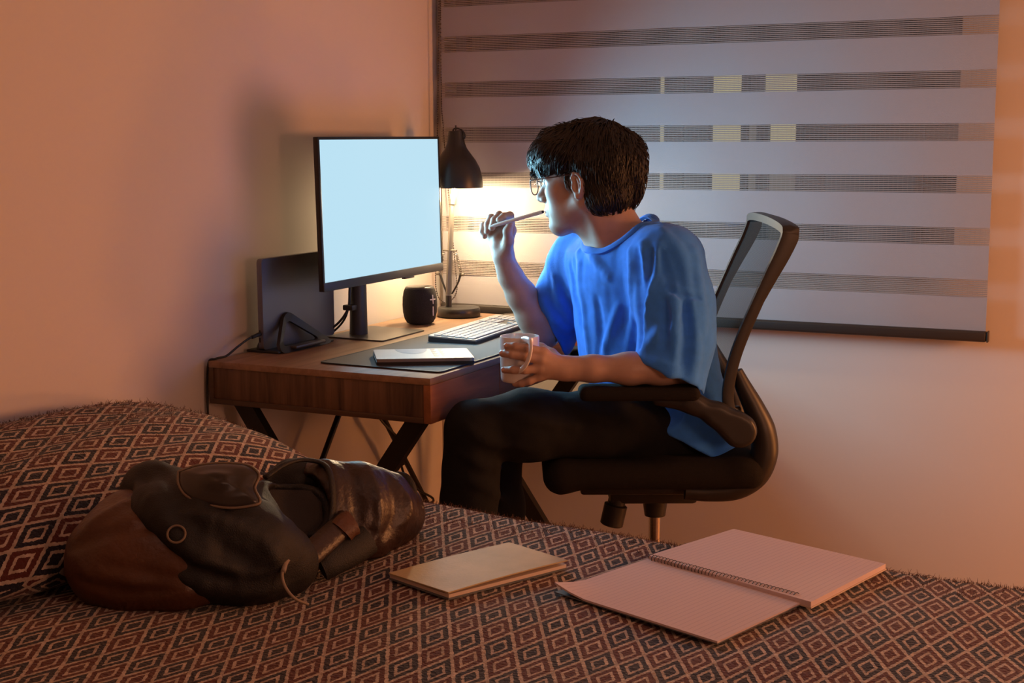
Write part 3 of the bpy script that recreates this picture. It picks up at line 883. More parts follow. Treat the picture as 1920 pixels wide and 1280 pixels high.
# ------------------------------------------------------------------ signed-distance modelling (for soft shapes)
class SDF:
    """list of soft shapes, meshed with surface nets in sparse blocks"""
    def __init__(s):
        s.ops = []; s.post = None; s.pad = 0.0
    def _push(s, fn, c, r, op, k):
        s.ops.append((fn, np.asarray(c, float), float(r), op, k))
        return s
    def cone(s, a, b, r0, r1=None, op='u', k=0.01, cut=None):
        a, b = np.asarray(a, float), np.asarray(b, float)
        r1 = r0 if r1 is None else r1
        d = b - a; dd = d @ d + 1e-12
        def fn(p):
            h = np.clip(((p - a) @ d) / dd, 0, 1)
            q = np.linalg.norm(p - a - h[..., None] * d, axis=-1) - (r0 + (r1 - r0) * h)
            if cut is not None:
                for (o, n) in cut:
                    q = np.maximum(q, (p - np.asarray(o)) @ np.asarray(n))
            return q
        return s._push(fn, (a + b) / 2, math.sqrt(dd) / 2 + max(r0, r1), op, k)
    def chain(s, pts, rs, op='u', k=0.006, inner=0.003):
        """run of cones as one shape"""
        P = np.asarray(pts, float)
        rs = np.broadcast_to(np.asarray(rs, float), (len(P),))
        def fn(p):
            o = None
            for i in range(len(P) - 1):
                d = P[i + 1] - P[i]; dd = d @ d + 1e-12
                h = np.clip(((p - P[i]) @ d) / dd, 0, 1)
                q = np.linalg.norm(p - P[i] - h[..., None] * d, axis=-1) - (rs[i] + (rs[i + 1] - rs[i]) * h)
                o = q if o is None else smin(o, q, inner)
            return o
        c = (P.max(0) + P.min(0)) / 2
        return s._push(fn, c, max(np.linalg.norm(P - c, axis=1)) + rs.max(), op, k)
    def ell(s, c, r, axes=None, op='u', k=0.01, cut=None):
        c, r = np.asarray(c, float), np.broadcast_to(np.asarray(r, float), (3,))
        A = np.eye(3) if axes is None else np.asarray(axes, float)      # rows = axes
        def fn(p):
            q = (p - c) @ A.T
            k0 = np.linalg.norm(q / r, axis=-1)
            k1 = np.linalg.norm(q / (r * r), axis=-1) + 1e-9
            o = k0 * (k0 - 1.0) / k1
            if cut is not None:
                for (oo, n) in cut:
                    o = np.maximum(o, (p - np.asarray(oo)) @ np.asarray(n))
            return o
        return s._push(fn, c, max(r), op, k)
    def box(s, c, h, axes=None, rad=0.01, op='u', k=0.01):
        c, h = np.asarray(c, float), np.asarray(h, float)
        A = np.eye(3) if axes is None else np.asarray(axes, float)
        def fn(p):
            q = np.abs((p - c) @ A.T) - (h - rad)
            return np.linalg.norm(np.maximum(q, 0), axis=-1) + np.minimum(q.max(-1), 0) - rad
        return s._push(fn, c, np.linalg.norm(h), op, k)
    def loft(s, rows, ax_a, ax_b, op='u', k=0.01):
        """rows: (centre, a, b) stacked by height; elliptical sections on axes ax_a, ax_b"""
        Cn = np.array([r[0] for r in rows]); A = np.array([r[1] for r in rows]); B = np.array([r[2] for r in rows])
        o = np.argsort(Cn[:, 2]); Cn, A, B = Cn[o], A[o], B[o]
        ax_a, ax_b = np.asarray(ax_a), np.asarray(ax_b)
        def fn(p):
            z = p[..., 2]
            cx, cy = np.interp(z, Cn[:, 2], Cn[:, 0]), np.interp(z, Cn[:, 2], Cn[:, 1])
            a, b = np.interp(z, Cn[:, 2], A), np.interp(z, Cn[:, 2], B)
            dx, dy = p[..., 0] - cx, p[..., 1] - cy
            u = dx * ax_a[0] + dy * ax_a[1]; v = dx * ax_b[0] + dy * ax_b[1]
            k0 = np.sqrt((u / a) ** 2 + (v / b) ** 2) + 1e-9
            k1 = np.sqrt((u / a ** 2) ** 2 + (v / b ** 2) ** 2) + 1e-9
            d = k0 * (k0 - 1) / k1
            d = np.where(k0 < 0.05, -b, d)
            return np.maximum(d, np.maximum(Cn[0, 2] - z, z - Cn[-1, 2]))
        c = (Cn[0] + Cn[-1]) / 2
        return s._push(fn, c, (Cn[-1, 2] - Cn[0, 2]) / 2 + A.max() + 0.1, op, k)
    def plane(s, o, n, op='i', k=0.004):
        o, n = np.asarray(o, float), np.asarray(n, float) / np.linalg.norm(n)
        return s._push(lambda p: (p - o) @ n, o, 1e3, op, k)
    def eval(s, P, cen=None, rad=0.0):
        """P (blocks, points, 3); shapes too far from a block are skipped there"""
        d = np.full(P.shape[:2], 1.0)
        for fn, c, r, op, k in s.ops:
            if cen is not None and op in 'us':
                near = np.linalg.norm(cen - c, axis=1) - r < rad + k + 0.02
                if not near.any():
                    continue
                idx = np.nonzero(near)[0]
            else:
                idx = slice(None)
            q = fn(P[idx])
            e = d[idx]
            if op == 'u': e = smin(e, q, k)
            elif op == 's': e = -smin(-e, q, k)
            else: e = -smin(-e, -q, k)
            d[idx] = e
        if s.post is not None:
            d = d + s.post(P)
        return d
    def at(s, p):
        return s.eval(np.asarray(p, float).reshape(1, -1, 3))[0]
    def trace_many(s, pix, d0=1.5, d1=4.5):
        """first points of this shape along the sight lines of photo pixels (None where missed)"""
        Rr = np.array([ray(u, v) for u, v in pix]); Rr /= np.linalg.norm(Rr, axis=1)[:, None]
        t = np.full(len(Rr), float(d0)); live = np.ones(len(Rr), bool)
        for _ in range(220):
            i = np.nonzero(live)[0]
            if not len(i): break
            q = s.at(CAM + Rr[i] * t[i][:, None])
            hit = q < 0.0006
            live[i[hit]] = False
            t[i[~hit]] += np.maximum(q[~hit] * 0.75, 0.0012)
            live &= t <= d1
        P = CAM + Rr * t[:, None]
        return [p if tt <= d1 else None for p, tt in zip(P, t)]
    def trace(s, u, v, **kw):
        return s.trace_many([(u, v)], **kw)[0]
    def trace_line(s, pix, n=12, **kw):
        q = spline([(a, b, 0) for a, b in pix], n)[:, :2]
        return np.array([p for p in s.trace_many(q, **kw) if p is not None])
    def normal(s, p):
        e = 0.0015
        p = np.asarray(p, float).reshape(-1, 3)
        g = np.stack([s.at(p + V(e, 0, 0)) - s.at(p - V(e, 0, 0)), s.at(p + V(0, e, 0)) - s.at(p - V(0, e, 0)), s.at(p + V(0, 0, e)) - s.at(p - V(0, 0, e))], 1)
        return g / (np.linalg.norm(g, axis=1)[:, None] + 1e-12)
    def mesh(s, lo, hi, h, relax=2):
        lo = np.asarray(lo, float); hi = np.asarray(hi, float)
        B = 10
        nb = np.ceil((hi - lo) / (h * B)).astype(int)
        g = np.stack(np.meshgrid(*[np.arange(n) for n in nb], indexing='ij'), -1).reshape(-1, 3)
        cen = lo + (g + 0.5) * B * h
        hd = B * h * 0.5 * math.sqrt(3)
        dc = np.concatenate([s.eval(c[:, None, :], c, hd * 2)[:, 0] for c in np.array_split(cen, max(1, len(cen) // 20000))])
        g, cen = g[np.abs(dc) < hd * 1.7 + 0.012], cen[np.abs(dc) < hd * 1.7 + 0.012]
        n = B + 2
        off = np.stack(np.meshgrid(*[np.arange(-1, B + 1)] * 3, indexing='ij'), -1).reshape(-1, 3)
        nbt = nb * B + 4
        keys, poss, quads = [], [], []
        def gid(c):
            c = c + 2
            return (c[..., 0].astype(np.int64) * nbt[1] + c[..., 1]) * nbt[2] + c[..., 2]
        for ch_ in np.array_split(np.arange(len(g)), max(1, len(g) // 400)):
            if len(ch_) == 0: continue
            base = g[ch_] * B
            P = lo + (base[:, None, :] + off[None]) * h
            D = s.eval(P, cen[ch_], hd * 1.25).reshape(-1, n, n, n)
            ins = D < 0
            c = [D[:, i:i + B + 1, j:j + B + 1, k:k + B + 1] for i in (0, 1) for j in (0, 1) for k in (0, 1)]
            sg = np.stack([x < 0 for x in c])
            act = sg.any(0) & ~sg.all(0)
            bi, ii, jj, kk = np.nonzero(act)
            if len(bi):
                cv = np.stack([x[act] for x in c])
                acc = np.zeros((len(bi), 3)); cnt = np.zeros(len(bi))
                cor = np.array([(i, j, k) for i in (0, 1) for j in (0, 1) for k in (0, 1)], float)
                for a in range(8):
                    for b in range(a + 1, 8):
                        if abs(cor[a] - cor[b]).sum() != 1: continue
                        m = (cv[a] < 0) != (cv[b] < 0)
                        t = np.where(m, cv[a] / (cv[a] - cv[b] + 1e-15), 0)
                        acc += np.where(m[:, None], cor[a] + t[:, None] * (cor[b] - cor[a]), 0)
                        cnt += m
                cell = base[bi] + np.stack([ii, jj, kk], 1) - 1
                keys.append(gid(cell)); poss.append(lo + (cell + acc / cnt[:, None]) * h)
            # edges owned by this block: corners 1..B
            I = ins[:, 1:B + 1, 1:B + 1, 1:B + 1]
            for ax in range(3):
                sl = [slice(1, B + 1)] * 3; sl[ax] = slice(2, B + 2)
                J = ins[:, sl[0], sl[1], sl[2]]
                b2, i2, j2, k2 = np.nonzero(I != J)
                if not len(b2): continue
                cr = base[b2] + np.stack([i2, j2, k2], 1)
                e1, e2 = np.zeros(3, int), np.zeros(3, int)
                e1[(ax + 1) % 3] = 1; e2[(ax + 2) % 3] = 1
                q = np.stack([gid(cr - e1 - e2), gid(cr - e2), gid(cr), gid(cr - e1)], 1)
                fl = I[b2, i2, j2, k2]
                q[~fl] = q[~fl][:, ::-1]
                quads.append(q)
        keys = np.concatenate(keys); poss = np.concatenate(poss); quads = np.concatenate(quads)
        uk, ix = np.unique(keys, return_index=True)
        pos = poss[ix]
        qi = np.searchsorted(uk, quads)
        qi = np.clip(qi, 0, len(uk) - 1)
        ok = (uk[qi] == quads).all(1)
        qi = qi[ok]
        for _ in range(relax):
            a = np.concatenate([qi[:, [0, 1]], qi[:, [1, 2]], qi[:, [2, 3]], qi[:, [3, 0]]])
            sm = np.zeros_like(pos); cn = np.zeros(len(pos))
            np.add.at(sm, a[:, 0], pos[a[:, 1]]); np.add.at(cn, a[:, 0], 1)
            np.add.at(sm, a[:, 1], pos[a[:, 0]]); np.add.at(cn, a[:, 1], 1)
            pos = pos * 0.5 + 0.5 * sm / np.maximum(cn, 1)[:, None]
        return pos, qi
def smin(a, b, k):
    if k <= 1e-6: return np.minimum(a, b)
    h = np.clip(0.5 + 0.5 * (b - a) / k, 0, 1)
    return b + (a - b) * h - k * h * (1 - h)
def fast(name, pos, quads, m, parent=None, smooth=180, uv=None):
    me = bpy.data.meshes.new(name)
    me.vertices.add(len(pos)); me.vertices.foreach_set('co', np.asarray(pos, np.float32).ravel())
    k = quads.shape[1]
    me.loops.add(len(quads) * k); me.loops.foreach_set('vertex_index', np.asarray(quads, np.int32).ravel())
    me.polygons.add(len(quads)); me.polygons.foreach_set('loop_start', np.arange(len(quads), dtype=np.int32) * k)
    me.update(calc_edges=True)
    if uv is not None:
        l = me.uv_layers.new(name='UVMap')
        l.data.foreach_set('uv', np.asarray(uv, dtype=np.float32)[np.asarray(quads).ravel()].ravel())
    me.validate()
    return link(name, me, m, parent, smooth)
def wobble(P, amp, f, seed=0):
    r_ = np.random.default_rng(seed)
    o = np.zeros(P.shape[:-1])
    for i in range(5):
        w_ = r_.normal(size=3); w_ = w_ / np.linalg.norm(w_) * f * (0.7 + 0.35 * i)
        o += np.sin(P @ w_ + r_.uniform(0, 6.28)) / (1 + 0.5 * i)
    return o * amp / 2.0

# ------------------------------------------------------------------ office chair
CA = R(26)
CF = V(-math.cos(CA), -math.sin(CA), 0)          # the way the chair faces
CR = V(-math.sin(CA), math.cos(CA), 0)           # its far side
CO = at(1228, 960, 3.2); CO[2] = 0
def chl(x, y, z): return CO + CF * x + CR * y + V(0, 0, z)
def chp(u, v, y):
    r = ray(u, v)
    t = (y - (CAM - CO) @ CR) / (r @ CR)
    return CAM + r * t
def loc(p):
    d = np.asarray(p) - CO
    return d @ CF, d @ CR, d[2]
def mirr(p, y):
    x, _, z = loc(p)
    return chl(x, y, z)
oc = thing('office_chair', 'black mesh-back office chair the person sits on', 'chair', CO)
def seat_mesh():
    s = SDF()
    ax = np.stack([CF, CR, V(0, 0, 1)])
    s.box(chl(0.02, 0, 0.533), (0.235, 0.245, 0.034), ax, 0.032, k=0.0)
    s.cone(chl(0.225, -0.20, 0.522), chl(0.225, 0.20, 0.522), 0.032, k=0.03)
    s.ell(chl(-0.165, 0, 0.552), (0.06, 0.235, 0.036), ax, k=0.03)
    s.ell(chl(0.0, 0, 0.63), (0.22, 0.19, 0.072), ax, op='s', k=0.03)
    pos, q = s.mesh(chl(0, 0, 0) + V(-.45, -.45, .40), chl(0, 0, 0) + V(.45, .45, .60), 0.008)
    fast('seat', pos, q, 'chair_fabric', oc)
seat_mesh()
b = MB().box((-0.17, -0.18, 0.478), (0.18, 0.18, 0.502), 0.006)
b.v = [tuple(chl(x, y, z)) for x, y, z in b.v]; b.done('seat_pan', 'chair_black', oc)
b = MB().box((-0.09, -0.07, 0.428), (0.11, 0.07, 0.478), 0.010)
b.v = [tuple(chl(x, y, z)) for x, y, z in b.v]; b.done('tilt_mechanism', 'chair_black', oc)
MB().cyl(chl(0, 0, 0.10), chl(0, 0, 0.40), 0.0142, n=24).done('gas_lift', 'chrome', oc)
MB().lathe([(0, 0), (0.024, 0), (0.027, 0.02), (0.030, 0.05), (0, 0.05)], chl(0, 0, 0.385), n=24).done('lift_collar', 'chair_black', oc)
MB().lathe([(0, 0), (0.03, 0), (0.03, 0.16), (0.026, 0.19), (0, 0.19)], chl(0, 0, 0.06), n=24).done('lift_sleeve', 'chair_black', oc)
kd = chp(1146, 984, -0.05) - chp(1162, 915, -0.05)
kp = chp(1162, 915, -0.05)
kn_ = MB().tube([kp, kp + kd * .42, kp + kd * .45, kp + kd * .97, kp + kd], [0.020, 0.020, 0.0265, 0.0265, 0.023], 24)
kn_.done('tension_knob', 'chair_black', oc, 35)
# backrest frame: near side surveyed, far side mirrored
HB = 0.225
prof = [loc(chp(u, v, -HB)) for u, v in [(1376, 792), (1362, 770), (1358, 735), (1368, 680), (1387, 625), (1411, 570), (1436, 515), (1455, 475), (1467, 445), (1470, 432)]]
ss = spline([(x, 0, z) for x, _, z in prof], 40)
side = [(p[0], p[2]) for p in ss]
def backline(y_): return [chl(x, y_, z) for x, z in side]
top = ss[-1]
arcpts = [chl(top[0] + 0.004 * math.sin(t), -math.cos(t) * HB * 0.96, top[2] + 0.012 * math.sin(t)) for t in np.linspace(0.25, math.pi - 0.25, 16)]
botp = ss[0]
arcb = [chl(botp[0] - 0.006 * math.sin(t), -math.cos(t) * HB * 0.96, botp[2] - 0.020 * math.sin(t)) for t in np.linspace(0.25, math.pi - 0.25, 16)]
ring = backline(-HB) + arcpts + backline(HB)[::-1] + arcb[::-1]
ring = spline(ring + ring[:1], 220)
fr = MB()
Rg = np.array(ring[:-1]); k = len(Rg)
for_up = []
vs = []
cen_ = Rg.mean(0)
for i in range(k):
    t = Rg[(i + 1) % k] - Rg[i - 1]; t /= np.linalg.norm(t)
    back = -CF - t * (-CF @ t); back /= np.linalg.norm(back)
    out = np.cross(t, back)
    if out @ (Rg[i] - cen_) < 0: out = -out
    zz = (Rg[i][2] - 0.55) / 0.52
    dep_ = 0.015 + 0.010 * max(0, 1 - abs(zz - 0.95) / 0.25)
    for (a, bb) in ((0.009, -0.004), (0.011, 0.4), (0.006, 1.0), (-0.006, 1.0), (-0.010, 0.4), (-0.008, -0.004)):
        vs.append(Rg[i] + out * a + back * (bb * dep_ * 1.3 if bb > 0 else bb))
fs = []
for i in range(k):
    for j in range(6):
        fs.append((i * 6 + j, i * 6 + (j + 1) % 6, ((i + 1) % k) * 6 + (j + 1) % 6, ((i + 1) % k) * 6 + j))
fr.add(vs, fs)
fr.done('back_frame', 'chair_black', oc, 60)
# the mesh itself: a woven, half open sheet
def mesh_mat():
    m = bpy.data.materials.new('chair_mesh'); m.use_nodes = True
    nt = m.node_tree; nt.nodes.clear()
    o = N(nt, 'ShaderNodeOutputMaterial'); mx = N(nt, 'ShaderNodeMixShader'); tr = N(nt, 'ShaderNodeBsdfTransparent'); df = N(nt, 'ShaderNodeBsdfDiffuse')
    df.inputs[0].default_value = (0.035, 0.034, 0.034, 1)
    tc = N(nt, 'ShaderNodeTexCoord'); wv = N(nt, 'ShaderNodeTexWave')
    wv.bands_direction = 'Z'; setin(wv, 'Scale', 160.0)
    nt.links.new(tc.outputs['Object'], wv.inputs['Vector'])
    op = math_chain(nt)
    nt.links.new(op('MULTIPLY_ADD', wv.outputs['Fac'], 0.22, 0.50), mx.inputs[0])
    nt.links.new(tr.outputs[0], mx.inputs[1]); nt.links.new(df.outputs[0], mx.inputs[2]); nt.links.new(mx.outputs[0], o.inputs[0])
    MATS['chair_mesh'] = m
mesh_mat()
vs, fs = [], []
ny = 24
for i, (x, z) in enumerate(side):
    for j in range(ny + 1):
        y_ = -HB + 2 * HB * j / ny
        sag = 0.030 * (1 - (y_ / HB) ** 2)
        vs.append(chl(x - sag, y_, z))
for i in range(len(side) - 1):
    for j in range(ny):
        a = i * (ny + 1) + j
        fs.append((a, a + 1, a + ny + 2, a + ny + 1))
raw('back_mesh', vs, fs, 'chair_mesh', oc, 180)
# curved side arms from under the seat round to the back
yk = [(1284, 920), (1330, 922), (1380, 915), (1417, 890), (1433, 850), (1430, 806), (1414, 765), (1394, 725), (1381, 695)]
rk = [0.019, 0.021, 0.025, 0.028, 0.030, 0.028, 0.023, 0.018, 0.013]
for sgn in (-1, 1):
    pth = [mirr(chp(u, v, -0.205), sgn * 0.205) for u, v in yk]
    pp = spline(pth, 60)
    rr = np.interp(np.linspace(0, 1, 60), np.linspace(0, 1, len(rk)), rk)
    MB().tube(pp, rr, 14, ell=(1.0, 1.0), up=CR).done('curved_bracket', 'chair_black', oc, 60)
    a_, b_ = mirr(chp(1384, 768, -0.205), sgn * 0.205), mirr(chp(1362, 768, -0.225), sgn * 0.225)
    MB().cyl(a_, b_, 0.009, n=12).done('bracket_pin', 'chair_black', oc)
    # armrest
    ar_ = [mirr(chp(u, v, -0.275), sgn * 0.275) for u, v in [(1095, 729), (1140, 730), (1230, 732), (1300, 739)]]
    s = SDF()
    ax = np.stack([CF, CR, V(0, 0, 1)])
    x0, _, z0 = loc(ar_[0]); x1, _, z1 = loc(ar_[-1])
    s.box(chl((x0 + x1) / 2, sgn * 0.275, (z0 + z1) / 2 - 0.001), ((x0 - x1) / 2 + 0.012, 0.040, 0.0145), ax, 0.014, k=0.0)
    s.ell(chl((x0 + x1) / 2, sgn * 0.275, (z0 + z1) / 2 + 0.075), (0.16, 0.05, 0.062), ax, op='s', k=0.01)
    pos, q = s.mesh(chl((x0 + x1) / 2, sgn * 0.275, z0) - V(.2, .2, .06), chl((x0 + x1) / 2, sgn * 0.275, z0) + V(.2, .2, .06), 0.004)
    fast('arm_pad', pos, q, 'chair_fabric', oc)
    br = [mirr(chp(u, v, -0.268), sgn * 0.268) for u, v in [(1232, 750), (1300, 756), (1345, 778), (1378, 800), (1388, 808)]]
    s = SDF()
    s.chain(br, [0.012, 0.020, 0.024, 0.031, 0.035], k=0.0, inner=0.02)
    o_ = br[2]
    s.plane(chl(0, sgn * 0.268 + 0.020, 0), CR).plane(chl(0, sgn * 0.268 - 0.020, 0), -CR)
    lo_, hi_ = np.min(br, 0) - 0.06, np.max(br, 0) + 0.06
    pos, q = s.mesh(lo_, hi_, 0.004)
    fast('arm_bracket', pos, q, 'chair_black', oc)
    hub = br[-1]
    MB().cyl(hub + CR * sgn * -0.05, hub - CR * sgn * 0.0, 0.024, n=24).done('arm_pivot', 'chair_black', oc)
# star base
for i in range(5):
    a = 0.3 + i * 2 * math.pi / 5
    d = CF * math.cos(a) + CR * math.sin(a)
    c0 = CO + V(0, 0, 0.10)
    MB().tube([c0 + d * 0.02, c0 + d * 0.16 + V(0, 0, -0.01), c0 + d * 0.29 + V(0, 0, -0.03)], [0.026, 0.021, 0.016], 10).done('base_leg', 'chair_black', oc)
    e = CO + d * 0.285
    ca = MB()
    sd = np.cross(V(0, 0, 1), d)
    for q in (-1, 1):
        ca.cyl(e + sd * q * 0.010 + V(0, 0, 0.027), e + sd * q * 0.024 + V(0, 0, 0.027), 0.0265, n=18)
    ca.cyl(e + V(0, 0, 0.027), e + V(0, 0, 0.075), 0.008, n=10)
    ca.done('caster', 'black_plastic', oc)

# ------------------------------------------------------------------ the person
pe = thing('person', 'seated person in a blue T-shirt and black trousers chewing a pen', 'person', CO)
PHI = R(29)
TF = -RTH * math.cos(PHI) - FWH * math.sin(PHI)       # chest direction
TL = FWH * math.cos(PHI) - RTH * math.sin(PHI)        # towards the far shoulder
Zu = V(0, 0, 1)
TAX = np.stack([TL, TF, Zu])
# head frame
TH = R(24); HP = R(6)
hf0 = -RTH * math.cos(TH) + FWH * math.sin(TH)
HL = -FWH * math.cos(TH) - RTH * math.sin(TH)         # towards the near ear
HF = hf0 * math.cos(HP) - Zu * math.sin(HP)
HU = Zu * math.cos(HP) + hf0 * math.sin(HP)
HO = at(1099, 334, 3.2)
HAX = np.stack([HF, HL, HU])
def hp(f, l, u): return HO + HF * f + HL * l + HU * u
def hax(yaw=0.0, pitch=0.0, roll=0.0):
    a = rotz(yaw)
    cp, sp2 = math.cos(pitch), math.sin(pitch)
    b_ = np.array([[cp, 0, sp2], [0, 1, 0], [-sp2, 0, cp]])
    cr_, sr = math.cos(roll), math.sin(roll)
    c_ = np.array([[1, 0, 0], [0, cr_, -sr], [0, sr, cr_]])
    return (a @ b_ @ c_).T @ HAX

def build_body():
    s = SDF()
    # --- head
    s.ell(hp(-0.012, 0, 0.032), (0.096, 0.0745, 0.084), HAX, k=0)
    s.ell(hp(0.040, 0, 0.022), (0.055, 0.062, 0.066), HAX, k=0.02)              # forehead
    s.ell(hp(0.040, 0, -0.040), (0.053, 0.056, 0.068), HAX, k=0.02)             # face
    for q in (-1, 1):
        s.cone(hp(-0.004, q * 0.052, -0.052), hp(0.066, q * 0.018, -0.098), 0.021, 0.016, k=0.028)   # jaw line
        s.ell(hp(0.058, q * 0.040, -0.022), (0.024, 0.020, 0.019), HAX, k=0.02)  # cheek bone
        s.ell(hp(0.052, q * 0.033, -0.058), (0.026, 0.020, 0.028), HAX, k=0.02)  # cheek
        s.cone(hp(0.087, q * 0.010, 0.020), hp(0.074, q * 0.047, 0.014), 0.009, 0.008, k=0.016)      # brow
        s.ell(hp(0.088, q * 0.031, 0.0005), (0.016, 0.017, 0.0105), HAX, op='s', k=0.012)            # eye socket
        s.ell(hp(0.0735, q * 0.031, 0.0), (0.0135, 0.0150, 0.0115), HAX, k=0.005)
    s.cone(hp(0.076, 0, -0.096), hp(0.074, 0, -0.100), 0.021, k=0.022)          # chin
    s.cone(hp(0.088, 0, 0.008), hp(0.110, 0, -0.030), 0.0085, 0.0110, k=0.014)  # nose
    s.ell(hp(0.1125, 0, -0.0335), (0.0105, 0.0105, 0.0095), HAX, k=0.008)
    for q in (-1, 1):
        s.ell(hp(0.101, q * 0.0115, -0.0375), (0.0095, 0.0070, 0.0075), HAX, k=0.006)
        s.ell(hp(0.104, q * 0.0065, -0.0455), (0.0045, 0.0033, 0.0040), HAX, op='s', k=0.003)
    s.ell(hp(0.086, 0, -0.064), (0.0165, 0.025, 0.020), HAX, k=0.014)           # mouth mound
    s.chain([hp(0.0915, -0.021, -0.0655), hp(0.0995, -0.009, -0.0625), hp(0.1005, 0, -0.0635), hp(0.0995, 0.009, -0.0625), hp(0.0915, 0.021, -0.0655)], [0.0022, 0.0042, 0.0045, 0.0042, 0.0022], k=0.004)
    s.chain([hp(0.0905, -0.019, -0.0695), hp(0.0975, -0.008, -0.0735), hp(0.0985, 0, -0.0740), hp(0.0975, 0.008, -0.0735), hp(0.0905, 0.019, -0.0695)], [0.0022, 0.0048, 0.0052, 0.0048, 0.0022], k=0.004)
    s.chain([hp(0.0945, -0.023, -0.0680), hp(0.1035, 0, -0.0684), hp(0.0945, 0.023, -0.0680)], [0.001, 0.0014, 0.001], op='s', k=0.002)
    s.ell(hp(0.094, 0, -0.0855), (0.008, 0.016, 0.006), HAX, op='s', k=0.010)
    # --- ears
    for q in (-1, 1):
        def e(f, l, u): return hp(f - 0.006, q * (0.0735 + l), u - 0.014)
        ea = np.stack([HF, HL * q, HU])
        s.ell(e(-0.004, 0.003, 0.0), (0.0165, 0.0065, 0.027), ea, k=0.006)
        s.ell(e(0.000, 0.0105, -0.001), (0.0085, 0.0070, 0.0165), ea, op='s', k=0.004)
        s.chain([e(0.006, 0.004, 0.004), e(0.009, 0.007, 0.017), e(0.003, 0.010, 0.0265), e(-0.008, 0.012, 0.0245), e(-0.0155, 0.013, 0.012), e(-0.0150, 0.012, -0.004), e(-0.009, 0.009, -0.018)], [0.0026, 0.0030, 0.0032, 0.0034, 0.0034, 0.0032, 0.0034], k=0.0025)
        s.chain([e(-0.004, 0.0075, 0.016), e(-0.0085, 0.0088, 0.004), e(-0.0065, 0.0085, -0.009)], 0.0024, k=0.003)
        s.ell(e(-0.001, 0.006, -0.0235), (0.0075, 0.0048, 0.0080), ea, k=0.005)
        s.ell(e(0.0085, 0.006, -0.004), (0.0035, 0.0035, 0.0055), ea, k=0.004)
    # --- neck and upper chest
    nb_ = at(1163, 452, 3.185)
    s.cone(hp(-0.030, 0, -0.045), nb_, 0.054, 0.060, k=0.030)
    s.cone(hp(0.004, 0, -0.088), at(1140, 468, 3.18), 0.034, 0.034, k=0.035)
    s.cone(hp(-0.020, 0.050, -0.055), at(1139, 466, 3.145), 0.011, 0.009, k=0.025)
    s.cone(at(1178, 462, 3.165), at(1245, 484, 3.06), 0.040, 0.040, k=0.03)
    s.cone(at(1160, 468, 3.21), at(1092, 492, 3.33), 0.040, 0.040, k=0.03)
    s.ell(at(1182, 525, 3.19), (0.155, 0.092, 0.105), TAX, k=0.05)
    # --- near (left) arm resting on the chair arm
    s.cone(at(1248, 492, 3.03), at(1290, 682, 2.965), 0.050, 0.042, k=0.03)
    s.chain([at(1292, 684, 2.962), at(1240, 689, 2.945), at(1180, 691, 2.935), at(1110, 691, 2.932), at(1070, 691, 2.932)], [0.040, 0.0345, 0.0315, 0.0255, 0.0230], k=0.012, inner=0.02)
    # hand round the mug
    s.chain([at(1074, 691, 2.932), at(1052, 690, 2.930), at(1030, 686, 2.928)], [0.0225, 0.0235, 0.0225], k=0.016, inner=0.012)
    W_ = at(1056, 690, 2.928)
    M_ = [at(1019, 660, 2.916), at(1016, 674, 2.911), at(1014, 690, 2.913), at(1014, 704, 2.921)]
    for p in M_:
        s.cone(W_, p, 0.0145, 0.0108, k=0.012)
    s.chain([M_[0], at(988, 652, 2.9085), at(966, 649, 2.910), at(951, 648.5, 2.921)], [0.0102, 0.0092, 0.0084, 0.0076], k=0.006, inner=0.004)
    s.chain([M_[1], at(983, 668, 2.9080), at(960, 664.5, 2.911), at(942.5, 662.5, 2.929)], [0.0104, 0.0094, 0.0086, 0.0078], k=0.006, inner=0.004)
    s.chain([M_[2], at(984, 693, 2.9085), at(962, 693, 2.911), at(946, 693.5, 2.926)], [0.0100, 0.0090, 0.0082, 0.0074], k=0.006, inner=0.004)
    s.chain([M_[3], at(993, 714, 2.917), at(978, 718.5, 2.924), at(966, 719.5, 2.935)], [0.0090, 0.0080, 0.0074, 0.0066], k=0.006, inner=0.004)
    s.chain([at(1052, 682, 2.945), at(1034, 664, 2.985), at(1015, 652, 3.012), at(1000, 646, 3.019)], [0.0155, 0.0125, 0.0105, 0.0088], k=0.012, inner=0.005)
    # --- far (right) arm, elbow on the desk
    s.cone(at(1092, 492, 3.38), at(1018, 622, 3.385), 0.047, 0.041, k=0.03)
    s.chain([at(1016, 624, 3.385), at(1000, 592, 3.380), at(977, 552, 3.372), at(957, 517, 3.362), at(949, 496, 3.355)], [0.040, 0.038, 0.0335, 0.0265, 0.0225], k=0.012, inner=0.02)
    Wf = at(944, 480, 3.352)
    s.chain([at(949, 498, 3.355), Wf, at(940, 458, 3.350)], [0.0220, 0.0225, 0.0215], k=0.014, inner=0.01)
    F_ = [at(959, 432, 3.345), at(946, 427, 3.358), at(932, 432, 3.362), at(919, 440, 3.362)]
    for p in F_:
        s.cone(Wf, p, 0.0160, 0.0115, k=0.014)
    s.ell(at(941, 452, 3.343), (0.020, 0.014, 0.022), np.stack([RTH, FWH, Zu]), k=0.010)
    s.chain([F_[0], at(956, 404, 3.330), at(945, 405.5, 3.312), at(936, 412, 3.307)], [0.0108, 0.0095, 0.0085, 0.0076], k=0.006, inner=0.004)
    s.chain([F_[1], at(936, 403, 3.346), at(927, 413, 3.326), at(922.5, 427, 3.321)], [0.0108, 0.0094, 0.0086, 0.0077], k=0.006, inner=0.004)
    s.chain([F_[2], at(921, 408, 3.356), at(914.5, 421, 3.337), at(914, 433.5, 3.332)], [0.0102, 0.0090, 0.0083, 0.0074], k=0.006, inner=0.004)
